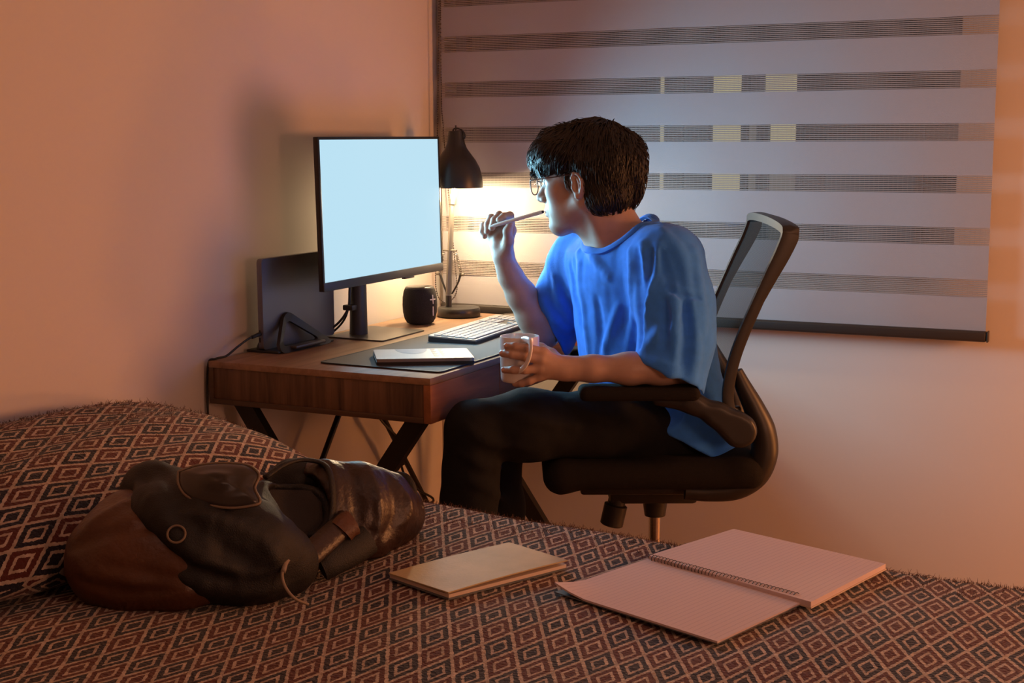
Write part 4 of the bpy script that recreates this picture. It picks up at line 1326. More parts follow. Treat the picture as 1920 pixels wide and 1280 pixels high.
    s.chain([F_[3], at(906.5, 423, 3.360), at(904.5, 434, 3.346), at(908.5, 443, 3.340)], [0.0092, 0.0080, 0.0074, 0.0066], k=0.006, inner=0.004)
    s.chain([at(948, 474, 3.340), at(953, 452, 3.318), at(951.5, 433, 3.304), at(956.5, 420, 3.301)], [0.0165, 0.0130, 0.0102, 0.0084], k=0.010, inner=0.006)
    P = [o[1] for o in s.ops]
    lo = np.array([min(p[i] for p in P) for i in range(3)]) - 0.19
    hi = np.array([max(p[i] for p in P) for i in range(3)]) + 0.19
    pos, q = s.mesh(lo, hi, 0.0021, relax=1)
    o = fast('body', pos, q, ['skin', 'lip'], pe)
    # lips and nails get their own colour
    cq = pos[q].mean(1)
    hq = (cq - HO) @ HAX.T
    mi = np.zeros(len(q), np.int32)
    lipm = (np.abs(hq[:, 1]) < 0.021) & (hq[:, 0] > 0.0935) & (hq[:, 0] < 0.112) & (np.abs(hq[:, 2] + 0.0685) < 0.0100 - 0.22 * np.abs(hq[:, 1]))
    mi[lipm] = 1
    o.data.polygons.foreach_set('material_index', mi)
    return s
body = build_body()
for q in (-1, 1):
    ey = MB().sphere(hp(0.0755, q * 0.031, 0.0), 0.0124, 16, 12)
    eo = ey.done('eye', 'eye_white', pe, 180)
    MB().lathe([(0.0, 0.0131), (0.0035, 0.0127), (0.0056, 0.0119), (0.0056, 0.0112), (0, 0.0112)], hp(0.0755, q * 0.031, 0.0), axis=HF, n=16).done('iris', 'eye_iris', eo, 180)
    # eyebrow
    bw = MB()
    for i in range(70):
        t = i / 69
        root = hp(0.0995 - 0.019 * t - 0.010 * t * t, q * (0.012 + 0.037 * t), 0.0185 + 0.006 * math.sin(t * 2.4) + 0.0035 * (rng.random() - .5))
        tipd = HL * q * 0.8 + HU * (0.5 - 0.9 * t) + HF * 0.25
        bw.tube([root - HF * 0.003, root + tipd * 0.0045, root + tipd * 0.009], [0.0006, 0.0005, 0.0001], 3, caps=False)
    bw.done('eyebrow', 'hair', pe, 0)

def nail(tipa, tipb, out, name='fingernail'):
    """small plate on a finger tip: tipa -> tipb is the way the finger points"""
    d = tipb - tipa; d /= np.linalg.norm(d)
    out = out - d * (out @ d); out /= np.linalg.norm(out)
    sd = np.cross(d, out)
    p = tipb
    e = MB().sphere((0, 0, 0), (0.0056, 0.0046, 0.0016), 14, 8)
    A = np.stack([d, sd, out])
    e.v = [tuple(p - d * 0.001 + out * 0.0066 + np.asarray(q) @ A) for q in e.v]
    e.done(name, 'nail', pe, 180)
TOC = -FWH
nail(at(966, 649, 2.910), at(951, 648.5, 2.921), TOC + Zu * 0.4)
nail(at(960, 664.5, 2.911), at(942.5, 662.5, 2.929), TOC + Zu * 0.4)
nail(at(962, 693, 2.911), at(946, 693.5, 2.926), TOC + Zu * 0.4)
nail(at(951.5, 433, 3.304), at(956.5, 420, 3.301), TOC + RTH * 0.5)

# --- T-shirt
HEMN = None
def build_shirt():
    s = SDF()
    rows = []
    for py, cx, a, b_ in [(434, 1184, .090, .060), (452, 1180, .140, .086), (475, 1182, .184, .108), (510, 1189, .197, .123), (560, 1199, .198, .133), (620, 1208, .194, .138), (690, 1217, .190, .140), (760, 1238, .205, .150), (860, 1264, .222, .165)]:
        rows.append((at(cx, py, 3.2), a, b_))
    s.loft(rows, TL, TF, k=0)
    # shoulders
    s.cone(at(1180, 462, 3.165), at(1250, 490, 3.04), 0.056, 0.066, k=0.05)
    s.cone(at(1168, 466, 3.215), at(1086, 490, 3.36), 0.054, 0.062, k=0.05)
    s.cone(at(1207, 438, 3.195), at(1240, 480, 3.17), 0.036, 0.060, k=0.04)
    # sleeves, cut at the hems
    h0 = at(1256, 694, 2.95); hn = -RTH * 0.404 - Zu * 0.915
    s.chain([at(1250, 490, 3.04), at(1264, 570, 3.00), at(1268, 640, 2.975), at(1250, 720, 2.95)], [0.080, 0.080, 0.076, 0.078], k=0.035, inner=0.03)
    g0 = at(1030, 605, 3.41); gn = -RTH * 0.90 - Zu * 0.43
    s.chain([at(1086, 488, 3.37), at(1056, 565, 3.405), at(1030, 625, 3.415)], [0.070, 0.072, 0.070], k=0.035, inner=0.03)
    # hem cuts act only near their sleeve
    def cut_at(o, n, c, rad):
        o, n, c = map(np.asarray, (o, n, c))
        def fn(p):
            d1 = -((p - o) @ n)                     # positive inside the kept half
            d2 = np.linalg.norm(p - c, axis=-1) - rad
            return np.maximum(d1, d2)
        s._push(fn, c, rad, 's', 0.003)
    cut_at(h0, hn, at(1215, 745, 2.945), 0.118)
    cut_at(g0, gn, at(995, 640, 3.41), 0.105)
    # bottom hem, slanting down to the back
    p0, p1 = at(1128, 742, 3.1), at(1352, 842, 3.2)
    dn = p1 - p0; dn /= np.linalg.norm(dn)
    nn = np.cross(dn, FWH); nn = nn if nn[2] < 0 else -nn
    s.plane(p0, nn, k=0.004)
    # neck opening
    rc = at(1161, 436, 3.175)
    na = TF * 0.52 + Zu * 0.855
    na = na / np.linalg.norm(na)
    s.ops_base = len(s.ops)
    base = s
    folds = [
        ([(1203, 458), (1207, 492), (1212, 537), (1211, 575)], 0.009, 0.6),
        ([(1237, 459), (1222, 520), (1213, 577), (1212, 640)], 0.011, 0.6),
        ([(1104, 458), (1117, 487), (1140, 518)], 0.009, 0.6),
        ([(1083, 470), (1089, 540), (1100, 615), (1104, 668)], 0.010, 0.7),
        ([(1180, 470), (1183, 540), (1186, 600), (1178, 660)], 0.010, 0.75),
        ([(1264, 540), (1268, 599), (1264, 661), (1258, 700)], 0.012, 0.55),
        ([(1288, 537), (1300, 594), (1304, 661), (1300, 705)], 0.011, 0.6),
        ([(1206, 655), (1234, 634), (1260, 604), (1266, 570)], 0.017, 0.40),
        ([(1200, 664), (1232, 676), (1262, 690)], 0.010, 0.6),
        ([(1134, 655), (1146, 615), (1160, 575)], 0.008, 0.7),
        ([(1040, 520), (1052, 565), (1075, 610)], 0.010, 0.6),
        ([(1012, 552), (1030, 585), (1062, 620)], 0.009, 0.6),
        ([(1300, 470), (1312, 540), (1318, 620)], 0.010, 0.7),
        ([(1240, 430), (1276, 475), (1290, 530)], 0.009, 0.7),
    ]
    lines = []
    for pix, r_, sink in folds:
        L_ = s.trace_line(pix, 9)
        if len(L_) > 3:
            lines.append((L_ - s.normal(L_) * (r_ * sink * 0.72), r_))
    grooves = [([(1222, 470), (1215, 520), (1205, 585), (1203, 650)], 0.010), ([(1195, 470), (1198, 530), (1200, 590)], 0.008), ([(1245, 560), (1250, 600), (1244, 650)], 0.010), ([(1283, 560), (1286, 620), (1282, 700)], 0.010), ([(1070, 500), (1078, 560), (1090, 620)], 0.010), ([(1120, 560), (1126, 620), (1122, 668)], 0.008), ([(1240, 470), (1252, 520), (1262, 550), (1310, 560)], 0.004)]
    gl = []
    for pix, r_ in grooves:
        L_ = s.trace_line(pix, 9)
        if len(L_) > 3:
            gl.append((L_ + s.normal(L_) * (r_ * 0.45), r_))
    for L_, r_ in lines:
        t = np.linspace(-1, 1, len(L_))
        s.chain(L_, r_ * (1 - 0.35 * t * t), k=0.014, inner=0.004)
    for L_, r_ in gl:
        t = np.linspace(-1, 1, len(L_))
        s.chain(L_, r_ * (1 - 0.5 * t * t), op='s', k=0.014, inner=0.004)
    # hollow the sleeves and cut the neck
    s.cone(at(1258, 668, 2.965), at(1235, 740, 2.95), 0.054, 0.062, op='s', k=0.002)
    s.cone(at(1038, 602, 3.41), at(1005, 640, 3.42), 0.054, 0.058, op='s', k=0.002)
    # collar line: the ring dropped onto the cloth along the neck axis, then everything inside it cut away
    u_, v_ = TL, np.cross(na, TL)
    RA, RB = 0.0900, 0.0800
    cut_dirs = [u_ * math.cos(t) * RA + v_ * math.sin(t) * RB for t in np.linspace(0, 2 * math.pi, 73)[:-1]]
    pts = np.array([rc + d_ + na * 0.12 for d_ in cut_dirs])
    for _ in range(60):
        pts = pts - na * np.clip(s.at(pts), -0.01, 0.02)[:, None] * 0.8
    hts = (pts - rc) @ na
    for _ in range(6):
        hts = 0.5 * hts + 0.25 * (np.roll(hts, 1) + np.roll(hts, -1))
    pts = np.array([rc + d_ for d_ in cut_dirs]) + na * hts[:, None]
    floor_ = hts.min() - 0.045
    def neck_cut(p):
        q = p - rc
        a, b_, h = q @ u_, q @ v_, q @ na
        k0 = np.sqrt((a / RA) ** 2 + (b_ / RB) ** 2) + 1e-9
        k1 = np.sqrt((a / RA ** 2) ** 2 + (b_ / RB ** 2) ** 2) + 1e-9
        return np.maximum(k0 * (k0 - 1) / k1, floor_ - h)
    s._push(neck_cut, rc + na * 0.1, 0.35, 's', 0.002)
    s.post = lambda P: wobble(P, 0.0028, 45, 3) + wobble(P, 0.0010, 130, 4)
    P = [o[1] for o in s.ops if o[2] < 5]
    lo = np.array([min(p[i] for p in P) for i in range(3)]) - 0.22
    hi = np.array([max(p[i] for p in P) for i in range(3)]) + 0.22
    pos, q = s.mesh(lo, hi, 0.0040, relax=1)
    sh = fast('t_shirt', pos, q, 'shirt', pe)
    # ribbed collar
    b = MB()
    k_ = len(pts); vs = []
    for i in range(k_):
        out = pts[i] - pts.mean(0); out -= na * (out @ na); out /= np.linalg.norm(out)
        for (a, h) in ((-0.005, -0.004), (-0.006, 0.004), (-0.002, 0.0055), (0.006, 0.0035), (0.0105, 0.000), (0.008, -0.006)):
            vs.append(pts[i] + out * a + na * h)
    fs = [(i * 6 + j, i * 6 + (j + 1) % 6, ((i + 1) % k_) * 6 + (j + 1) % 6, ((i + 1) % k_) * 6 + j) for i in range(k_) for j in range(6)]
    b.add(vs, fs)
    b.done('collar', 'shirt', sh, 60)
    return s
shirt = build_shirt()

# --- trousers and shoes
def build_trousers():
    s = SDF()
    s.ell(at(1290, 812, 3.2), (0.155, 0.105, 0.09), TAX, k=0)
    kn, kf = at(888, 806, 2.975), at(935, 800, 3.32)
    s.chain([at(1270, 812, 3.11), at(1120, 800, 3.045), at(985, 798, 3.0), kn], [0.080, 0.076, 0.072, 0.062], k=0.04, inner=0.03)
    s.chain([at(1265, 800, 3.31), at(1120, 797, 3.31), at(1000, 797, 3.32), kf], [0.090, 0.074, 0.068, 0.060], k=0.04, inner=0.03)
    an, af = at(880, 945, 2.985), at(936, 945, 3.31)
    ann, aff = an.copy(), af.copy(); ann[2] = 0.10; aff[2] = 0.10
    ann = ann + CF * 0.01
    s.chain([kn, an, ann], [0.063, 0.060, 0.060], k=0.02, inner=0.02)
    s.chain([kf, af, aff], [0.060, 0.057, 0.058], k=0.02, inner=0.02)
    s.plane(V(0, 0, 0.06), V(0, 0, -1))
    folds = [([(1068, 752), (1098, 776), (1140, 784), (1160, 770)], 0.008), ([(960, 775), (1010, 790), (1080, 800)], 0.009), ([(870, 800), (920, 830), (985, 840)], 0.010), ([(860, 850), (905, 870), (950, 880)], 0.009), ([(1100, 740), (1160, 752), (1220, 780)], 0.008), ([(880, 900), (915, 915), (945, 940)], 0.008)]
    LL = []
    for pix, r_ in folds:
        L_ = s.trace_line(pix, 9)
        if len(L_) > 3: LL.append((L_ - s.normal(L_) * r_ * 0.5, r_))
    for L_, r_ in LL:
        t = np.linspace(-1, 1, len(L_))
        s.chain(L_, r_ * (1 - 0.4 * t * t), k=0.014, inner=0.004)
    s.post = lambda P: wobble(P, 0.0035, 38, 9) + wobble(P, 0.0012, 110, 8)
    P = [o[1] for o in s.ops if o[2] < 5]
    lo = np.array([min(p[i] for p in P) for i in range(3)]) - 0.25
    hi = np.array([max(p[i] for p in P) for i in range(3)]) + 0.25
    lo[2] = 0.03
    pos, q = s.mesh(lo, hi, 0.0062, relax=1)
    fast('trousers', pos, q, 'trousers', pe)
    for a in (ann, aff):
        f = SDF()
        g = V(a[0], a[1], 0.04)
        f.chain([g - CF * 0.03, g + CF * 0.09, g + CF * 0.15], [0.040, 0.038, 0.030], k=0)
        f.cone(g + V(0, 0, 0.09), g, 0.036, 0.04, k=0.02)
        f.plane(V(0, 0, 0.002), V(0, 0, -1))
        pos, q = f.mesh(g - 0.24, g + 0.24, 0.006)
        fast('shoe', pos, q, 'shoe', pe)
build_trousers()

# --- hair: a soft cap with many tapered locks over it
def build_hair():
    s = SDF()
    s.ell(hp(-0.010, 0, 0.050), (0.116, 0.088, 0.077), HAX, k=0)
    s.ell(hp(0.052, 0, 0.062), (0.062, 0.070, 0.047), HAX, k=0.03)
    s.ell(hp(-0.055, 0, 0.020), (0.080, 0.084, 0.076), HAX, k=0.03)
    s.ell(hp(-0.062, 0, -0.045), (0.046, 0.058, 0.040), HAX, k=0.035)
    s.ell(hp(-0.042, 0.050, -0.040), (0.028, 0.024, 0.036), HAX, k=0.02)
    # keep the face and ears free
    s.box(hp(0.105, 0, -0.098), (0.110, 0.2, 0.123), hax(0, R(-4)), 0.02, op='s', k=0.008)
    for q in (-1, 1):
        s.ell(hp(-0.004, q * 0.090, -0.020), (0.026, 0.034, 0.042), HAX, op='s', k=0.006)
    s.post = lambda P: wobble(P, 0.0045, 75, 51)
    lo, hi = HO - 0.22, HO + 0.22
    pos, q = s.mesh(lo, hi, 0.0035, relax=2)
    ho = fast('hair', pos, q, 'hair', pe)
    nrm = s.normal(pos)
    crown = hp(-0.055, -0.035, 0.112)
    r_ = np.random.default_rng(11)
    b = MB()
    n_st, seg = 4200, 6
    pick = r_.choice(len(pos), n_st, replace=len(pos) < n_st)
    cur = pos[pick].copy(); n0 = nrm[pick]
    front = np.clip(((cur - HO) @ HF) / 0.09, 0, 1)[:, None]
    L = r_.uniform(0.030, 0.078, n_st)[:, None] * (1 + 0.25 * front)
    swirl = r_.normal(size=(n_st, 3)) * 0.20
    flick = (r_.random(n_st) < 0.45)[:, None]
    path = [cur - n0 * 0.004]
    for kx in range(seg):
        hu = ((cur - HO) @ HU)[:, None]
        away = cur - crown; away /= np.linalg.norm(away, axis=1)[:, None] + 1e-6
        dv = away * 0.9 - HU * (0.55 + 0.5 * (hu < 0.04)) + HF * (0.55 * front - 0.35 * (hu < -0.01)) + swirl
        n_ = s.normal(cur)
        dv = dv - n_ * (dv * n_).sum(1)[:, None]; dv /= np.linalg.norm(dv, axis=1)[:, None] + 1e-6
        cur = cur + dv * L / seg
        dd = s.at(cur)[:, None] if kx < 4 else 0.0
        cur = cur - n_ * np.clip(dd, -0.004, 0.006)
        path.append(cur + n_ * (0.0018 + 0.0022 * kx / seg + 0.0045 * (flick & (kx >= 4))))
    w_ = r_.uniform(0.0009, 0.0026, n_st)
    b.tubes(np.stack(path, 1), np.array([0.7, 1.0, 1.0, 0.9, 0.7, 0.45, 0.05])[None] * w_[:, None], 4)
    # loose wisps at temple and nape
    for i in range(30):
        t = r_.random()
        if i < 16:
            st_ = hp(0.010 + 0.010 * r_.random(), 0.072 + 0.003 * r_.random(), 0.020 - 0.012 * t)
            pts = [st_, st_ - HU * 0.015 + HF * 0.004, st_ - HU * 0.030 + HF * 0.002 * r_.normal(), st_ - HU * 0.042 - HF * 0.003]
        else:
            st_ = hp(-0.116 + 0.02 * r_.random(), 0.03 * r_.normal(), 0.03 - 0.06 * r_.random())
            pts = [st_ + HF * 0.01, st_ - HU * 0.008 - HF * 0.004, st_ - HU * 0.012 - HF * 0.010, st_ - HU * (0.012 - 0.008 * r_.random()) - HF * 0.017]
        b.tube(pts, [0.0011, 0.0009, 0.0006, 0.0001], 4, caps=False)
    for i in range(120):
        t = r_.random()
        l0 = -0.045 + 0.115 * t
        ff = 0.108 - 0.9 * max(0, abs(l0) - 0.03) ** 1.15
        st_ = hp(ff - 0.012, l0, 0.050 + 0.010 * r_.random())
        dn = 0.028 + 0.020 * r_.random()
        sw = HL * (0.010 * r_.normal() + 0.006) - HF * 0.004
        pts = [st_, st_ + HF * 0.008 - HU * dn * 0.35, st_ + HF * 0.008 + sw * 0.5 - HU * dn * 0.75, st_ + HF * 0.002 + sw - HU * dn * 1.15]
        b.tube(pts, [0.0016, 0.0018, 0.0012, 0.0002], 4, caps=False)
    b.done('locks', 'hair', ho, 180)
    return s
hair = build_hair()

# --- glasses
gl = thing('eyeglasses', 'thin brown-framed glasses worn by the person', 'glasses', hp(0.1, 0, 0))
GF, GU = 0.1145, -0.004
def lens_ring(q, grow, f_):
    o = []
    for t in np.linspace(0, 2 * math.pi, 29)[:-1]:
        c, s_ = math.cos(t), math.sin(t)
        l = 0.034 + (0.0255 + grow) * np.sign(c) * abs(c) ** 0.8
        u = GU + (0.0215 + grow) * np.sign(s_) * abs(s_) ** 0.8
        o.append(hp(f_ - 0.10 * max(0, l - 0.02) - 0.0, q * l, u))
    return o
for q in (-1, 1):
    lo_ = lens_ring(q, 0.0, GF)
    rim_ = np.array(lo_ + lo_[:1] + lo_[1:2])
    rf = MB().tube(rim_, 0.0013, 6, caps=False).done('rim', 'glasses_frame', gl, 180)
    MB().prism(lens_ring(q, -0.0008, GF - 0.0005), HF * 0.001).done('lens', 'lens', gl, 0)
    l_end = hp(GF - 0.0045, q * 0.0605, GU + 0.011)
    MB().tube(spline([l_end, hp(0.090, q * 0.068, GU + 0.012), hp(0.04, q * 0.0765, GU + 0.013), hp(-0.004, q * 0.0800, GU + 0.014), hp(-0.028, q * 0.0775, GU + 0.002), hp(-0.036, q * 0.075, GU - 0.016)], 24), 0.0013, 6).done('temple', 'glasses_frame', gl, 180)
MB().tube(spline([hp(GF, -0.0095, GU + 0.006), hp(GF + 0.003, 0, GU + 0.0085), hp(GF, 0.0095, GU + 0.006)], 10), 0.0013, 6).done('bridge', 'glasses_frame', gl, 180)

# --- pen
pn = thing('pen', 'white pen held between the fingers and lips', 'pen', at(970, 411, 3.28))
PA, PB = at(1019.5, 396.5, 3.246), at(918, 425, 3.300)
pd = (PB - PA) / np.linalg.norm(PB - PA)
MB().tube([PA + pd * 0.004, PA + pd * 0.006, PB - pd * 0.030, PB - pd * 0.012, PB], [0.0036, 0.0044, 0.0044, 0.0038, 0.0012], 12).done('barrel', 'pen', pn, 35)
MB().cyl(PA, PA + pd * 0.0045, 0.0028, 0.0034, 12).done('end_cap', 'pen_tip', pn, 35)

# --- mug
mg = thing('mug', 'white coffee mug held at the edge of the desk', 'mug', at(974.5, 671, 2.965))
MGC = at(974.5, 714, 2.965)
mh = 0.0965
MB().lathe([(0, 0), (0.036, 0), (0.0385, 0.002), (0.0400, 0.008), (0.0412, 0.05), (0.0415, mh - 0.002), (0.0408, mh), (0.0390, mh), (0.0383, mh - 0.004), (0.0375, 0.05), (0.0365, 0.008), (0, 0.006)], MGC, n=48).done('cup', 'mug', mg, 40)
MB().lathe([(0.0378, 0.060), (0.0, 0.060)], MGC, n=32).done('coffee', 'coffee', mg, 0)
hd_ = spline([at(979, 638, 2.9275), at(987, 637, 2.912), at(994, 641, 2.893), at(995, 656, 2.885), at(991, 673, 2.885), at(984, 686, 2.893), at(974, 694, 2.908), at(968, 695, 2.925)], 32)
MB().tube(hd_, [0.0075] * 32, 12, ell=(1.0, 0.5), up=RTH).done('handle', 'mug', mg, 60)

# ------------------------------------------------------------------ bed
E1, E2 = V(0.0175, 0.0560), V(0.0310, -0.0535)        # the two weave directions of the diamonds
LAT = np.linalg.inv(np.stack([E1, E2], 1))
LP0 = V(0.5403, -0.9081)
def lattice(x, y):
    return (np.stack([np.asarray(x) - LP0[0], np.asarray(y) - LP0[1]], -1)) @ LAT.T
BX_, BY_ = (-0.585, 1.42), (-1.66, -0.285)
bed = thing('bed', 'low bed under the patterned blanket', 'bed', (0.42, -1.0, 0.0))
MB().box((-0.58, -1.66, 0.24), (1.38, -0.33, 0.515), 0.05, 3).done('mattress', 'mattress', bed)
MB().box((-0.59, -1.68, 0.12), (1.40, -0.32, 0.235), 0.008).done('bed_base', 'walnut_edge', bed)
for x in (-0.54, 1.34):
    for y in (-1.62, -0.38):
        MB().box((x - 0.03, y - 0.03, 0.0), (x + 0.03, y + 0.03, 0.12), 0.004).done('leg', 'leg_black', bed)
def bed_z(x, y):
    z = 0.562 + 0.006 * np.sin(3.1 * x + 0.6) * np.cos(2.7 * y) + 0.003 * np.sin(9 * x + 4 * y) + 0.0022 * np.sin(17 * x - 12 * y + 1)
    z = z + 0.016 * np.exp(-(((x - 0.12) / 0.22) ** 2 + ((y + 0.40) / 0.16) ** 2))
    z = z - 0.012 * np.exp(-(((x - 0.02) / 0.25) ** 2 + ((y + 0.80) / 0.2) ** 2))
    return z
def build_blanket():
    nx, nt = 240, 150
    xs = np.linspace(BX_[0], BX_[1], nx)
    rad = 0.055
    flat = (BY_[1] - rad) - BY_[0]
    total = flat + rad * math.pi / 2 + 0.36
    ts = np.concatenate([np.linspace(-0.40, -rad * 1.6, 12), np.linspace(-rad * 1.5, -0.01, 12), np.linspace(0, flat - 0.05, 100), np.linspace(flat - 0.045, flat + rad * 1.6, 30), np.linspace(flat + rad * 1.6 + 0.02, total, 20)])
    v, uv = [], []
    for t in ts:
        for x in xs:
            if t < 0:
                a = min(-t / rad, math.pi / 2)
                y = BY_[0] - rad * math.sin(a)
                z = bed_z(x, BY_[0]) - rad * (1 - math.cos(a)) - max(0, -t - rad * math.pi / 2)
            elif t <= flat:
                y = BY_[0] + t; z = bed_z(x, y)
            else:
                a = min((t - flat) / rad, math.pi / 2)
                y = BY_[0] + flat + rad * math.sin(a)
                z = bed_z(x, BY_[0] + flat) - rad * (1 - math.cos(a)) - max(0, t - flat - rad * math.pi / 2)
                y += 0.012 * math.sin(7 * x) * max(0, t - flat - rad * math.pi / 2) / 0.3
            v.append((x, y, z)); uv.append(lattice(x, BY_[0] + t))
    f = []
    m = len(ts)
    for i in range(m - 1):
        for j in range(nx - 1):
            a = i * nx + j
            f.append((a, a + 1, a + nx + 1, a + nx))
    o = raw('blanket', v, f, 'diamonds', None, 180, uv)
    sol = o.modifiers.new('thickness', 'SOLIDIFY'); sol.thickness = 0.006; sol.offset = -1
    tag(o, 'thick woven blanket with navy, maroon and cream diamonds spread over the bed', 'blanket')
    return o
blk = build_blanket()

# pillow in the same cloth
PC = V(-0.335, -0.705, 0.640)
PHX, PHY, PHZ = 0.252, 0.475, 0.092
PT = R(10)
def pillow_pt(s_, t_, sg):
    x = PHX * s_ * (1 - 0.05 * t_ * t_); y = PHY * t_ * (1 - 0.04 * s_ * s_)
    q = max(0.0, (1 - abs(s_) ** 2.6) * (1 - abs(t_) ** 2.6))
    z = sg * PHZ * q ** 0.50
    z += 0.004 * math.sin(11 * s_ + 3 * t_) * q
    c, si = math.cos(PT), math.sin(PT)
    return PC + V(x * c + z * si, y, -x * si + z * c)
def build_pillow():
    n = 60
    v, uv, f = [], [], []
    def cw(i): return math.sin((i / n - 0.5) * math.pi)
    for sg in (1, -1):
        o = len(v)
        grid = np.array([[pillow_pt(cw(i), cw(j), sg) for j in range(n + 1)] for i in range(n + 1)])
        # arc length over the hump gives unstretched cloth
        dx = np.linalg.norm(np.diff(grid, axis=0), axis=2); sx = np.vstack([np.zeros(n + 1), np.cumsum(dx, 0)]); sx = sx - sx[n // 2]
        dy = np.linalg.norm(np.diff(grid, axis=1), axis=2); sy = np.hstack([np.zeros((n + 1, 1)), np.cumsum(dy, 1)]); sy = sy - sy[:, n // 2:n // 2 + 1]
        for i in range(n + 1):
            for j in range(n + 1):
                v.append(grid[i, j]); uv.append(lattice(sx[i, j] * 0.95, sy[i, j] * 0.95 + 0.013))
        for i in range(n):
            for j in range(n):
                a = o + i * (n + 1) + j
                q = (a, a + n + 1, a + n + 2, a + 1)
                f.append(q if sg > 0 else q[::-1])
    o = raw('pillow', v, f, 'diamonds', None, 180, uv)
    return tag(o, 'plump pillow in the diamond cloth leaning by the wall', 'pillow')
pil = build_pillow()

# loose yarn ends standing off the cloth
def fuzz(parent, pts, nrm, ln):
    b = MB()
    r_ = np.random.default_rng(5)
    pts, nrm = np.array(pts), np.array(nrm)
    d = nrm + r_.normal(size=pts.shape) * 0.55; d /= np.linalg.norm(d, axis=1)[:, None]
    L = ln * r_.uniform(0.35, 1.0, (len(pts), 1))
    e = r_.normal(size=pts.shape) * 0.35
    b.tubes(np.stack([pts - d * 0.001, pts + d * L * 0.6, pts + (d + e) * L], 1), np.tile([0.0005, 0.0004, 0.0002], (len(pts), 1)), 3)
    o = b.done('yarn_fuzz', 'fuzz', parent, 0)
    o['kind'] = 'stuff'
r_ = np.random.default_rng(3)
fp, fn_ = [], []
for i in range(3600):
    x = r_.uniform(0.0, 1.3); a = r_.uniform(-0.5, 0.9)
    yb = BY_[1] - 0.055
    if a < 0: y = yb + a * 0.2; z = bed_z(x, y); n = V(0, 0.1, 1)
    else: y = yb + 0.055 * math.sin(a); z = bed_z(x, yb) - 0.055 * (1 - math.cos(a)); n = V(0, math.sin(a), math.cos(a))
    fp.append(V(x, y, z)); fn_.append(n)
fuzz(blk, fp, fn_, 0.007)
fp, fn_ = [], []
for i in range(1800):
    s_, t_ = r_.uniform(-0.95, 0.3), r_.uniform(-0.98, 0.98)
    p = pillow_pt(s_, t_, 1); e = 1e-3
    n = np.cross(pillow_pt(s_ + e, t_, 1) - p, pillow_pt(s_, t_ + e, 1) - p); n /= np.linalg.norm(n)
    fp.append(p); fn_.append(n)
fuzz(pil, fp, fn_, 0.007)

# ------------------------------------------------------------------ notebooks
def bed_hit(u, v, lift):
    r = ray(u, v); z = 0.565
    for _ in range(8):
        p = CAM + r * ((z - CAM[2]) / r[2]); z = float(bed_z(p[0], p[1])) + lift
    return p
def slab4(c, h0, h1, nu=8, nv=8, lift=None, inset=0.0):
    """four-cornered sheet stack lying on the blanket, corners c in order; h0..h1 above the cloth"""
    c = [np.asarray(p, float) for p in c]
    vs, uv = [], []
    for h in (h0, h1):
        for i in range(nu + 1):
            for j in range(nv + 1):
                a = inset + (1 - 2 * inset) * i / nu; b_ = inset + (1 - 2 * inset) * j / nv
                p = (c[0] * (1 - a) + c[1] * a) * (1 - b_) + (c[3] * (1 - a) + c[2] * a) * b_
                z = p[2] + h + (lift(a, b_) if lift else 0)
                vs.append((p[0], p[1], z)); uv.append((a, b_))
    W_ = nv + 1; T_ = (nu + 1) * W_
    fs = []
    for i in range(nu):
        for j in range(nv):
            a = i * W_ + j
            fs.append((a, a + 1, a + W_ + 1, a + W_)); fs.append((T_ + a, T_ + a + W_, T_ + a + W_ + 1, T_ + a + 1))
    for i in range(nu):
        for e in (0, nv):
            a = i * W_ + e; q = (a, a + W_, T_ + a + W_, T_ + a); fs.append(q if e == 0 else q[::-1])
    for j in range(nv):
        for e in (0, nu):
            a = e * W_ + j; q = (a, T_ + a, T_ + a + 1, a + 1); fs.append(q if e == 0 else q[::-1])
    return vs, fs, uv
nbk = thing('kraft_notebook', 'closed notebook with a worn kraft cover beside the backpack', 'notebook', bed_hit(900, 1072, 0))
kc = [bed_hit(729, 1088, 0.001), bed_hit(841, 1127, 0.001), bed_hit(1064, 1069, 0.001), bed_hit(955, 1030, 0.001)]
v, f, u = slab4(kc, 0.002, 0.0045); raw('back_cover', v, f, 'cover_grey', nbk, 0, u)
v, f, u = slab4(kc, 0.0047, 0.0100, inset=0.006); raw('page_block', v, f, 'paper_edge', nbk, 0, u)
v, f, u = slab4(kc, 0.0105, 0.0125, lift=lambda a, b_: 0.0045 * a * (0.4 + 0.6 * b_) + 0.002 * math.sin(3 * b_)); raw('front_cover', v, f, 'kraft', nbk, 0, u)
snb = thing('spiral_notebook', 'open spiral notebook with blank ruled pages lying on the blanket', 'notebook', bed_hit(1360, 1095, 0))
A_, B_ = bed_hit(1214, 1052, 0.005), bed_hit(1508, 1131, 0.005)
LPG = [bed_hit(1040, 1111, 0.004), A_, B_, bed_hit(1345, 1208, 0.004)]
RPG = [A_, bed_hit(1375, 1001, 0.005), bed_hit(1662, 1068, 0.005), bed_hit(1521, 1141, 0.005)]
def reuv(c, nm, h0, h1, m, lift=None, inset=0.0):
    v, f, u = slab4(c, h0, h1, lift=lift, inset=inset, nu=10, nv=10)
    return raw(nm, v, f, m, snb, 30, u)
reuv(LPG, 'cover', 0.000, 0.0015, 'cover_grey')
reuv(LPG, 'left_page', 0.0017, 0.0046, 'ruled', lift=lambda a, b_: 0.012 * max(0, 1 - a * 4) * max(0, 1 - b_ * 5) ** 1.5)
reuv(RPG, 'back_board', 0.000, 0.0020, 'paper_edge')
reuv(RPG, 'right_page', 0.0022, 0.0100, 'ruled', inset=0.004)
dr_ = (B_ - A_) / np.linalg.norm(B_ - A_)
nx_ = np.cross(dr_, V(0, 0, 1))
pts = []
turns = 42
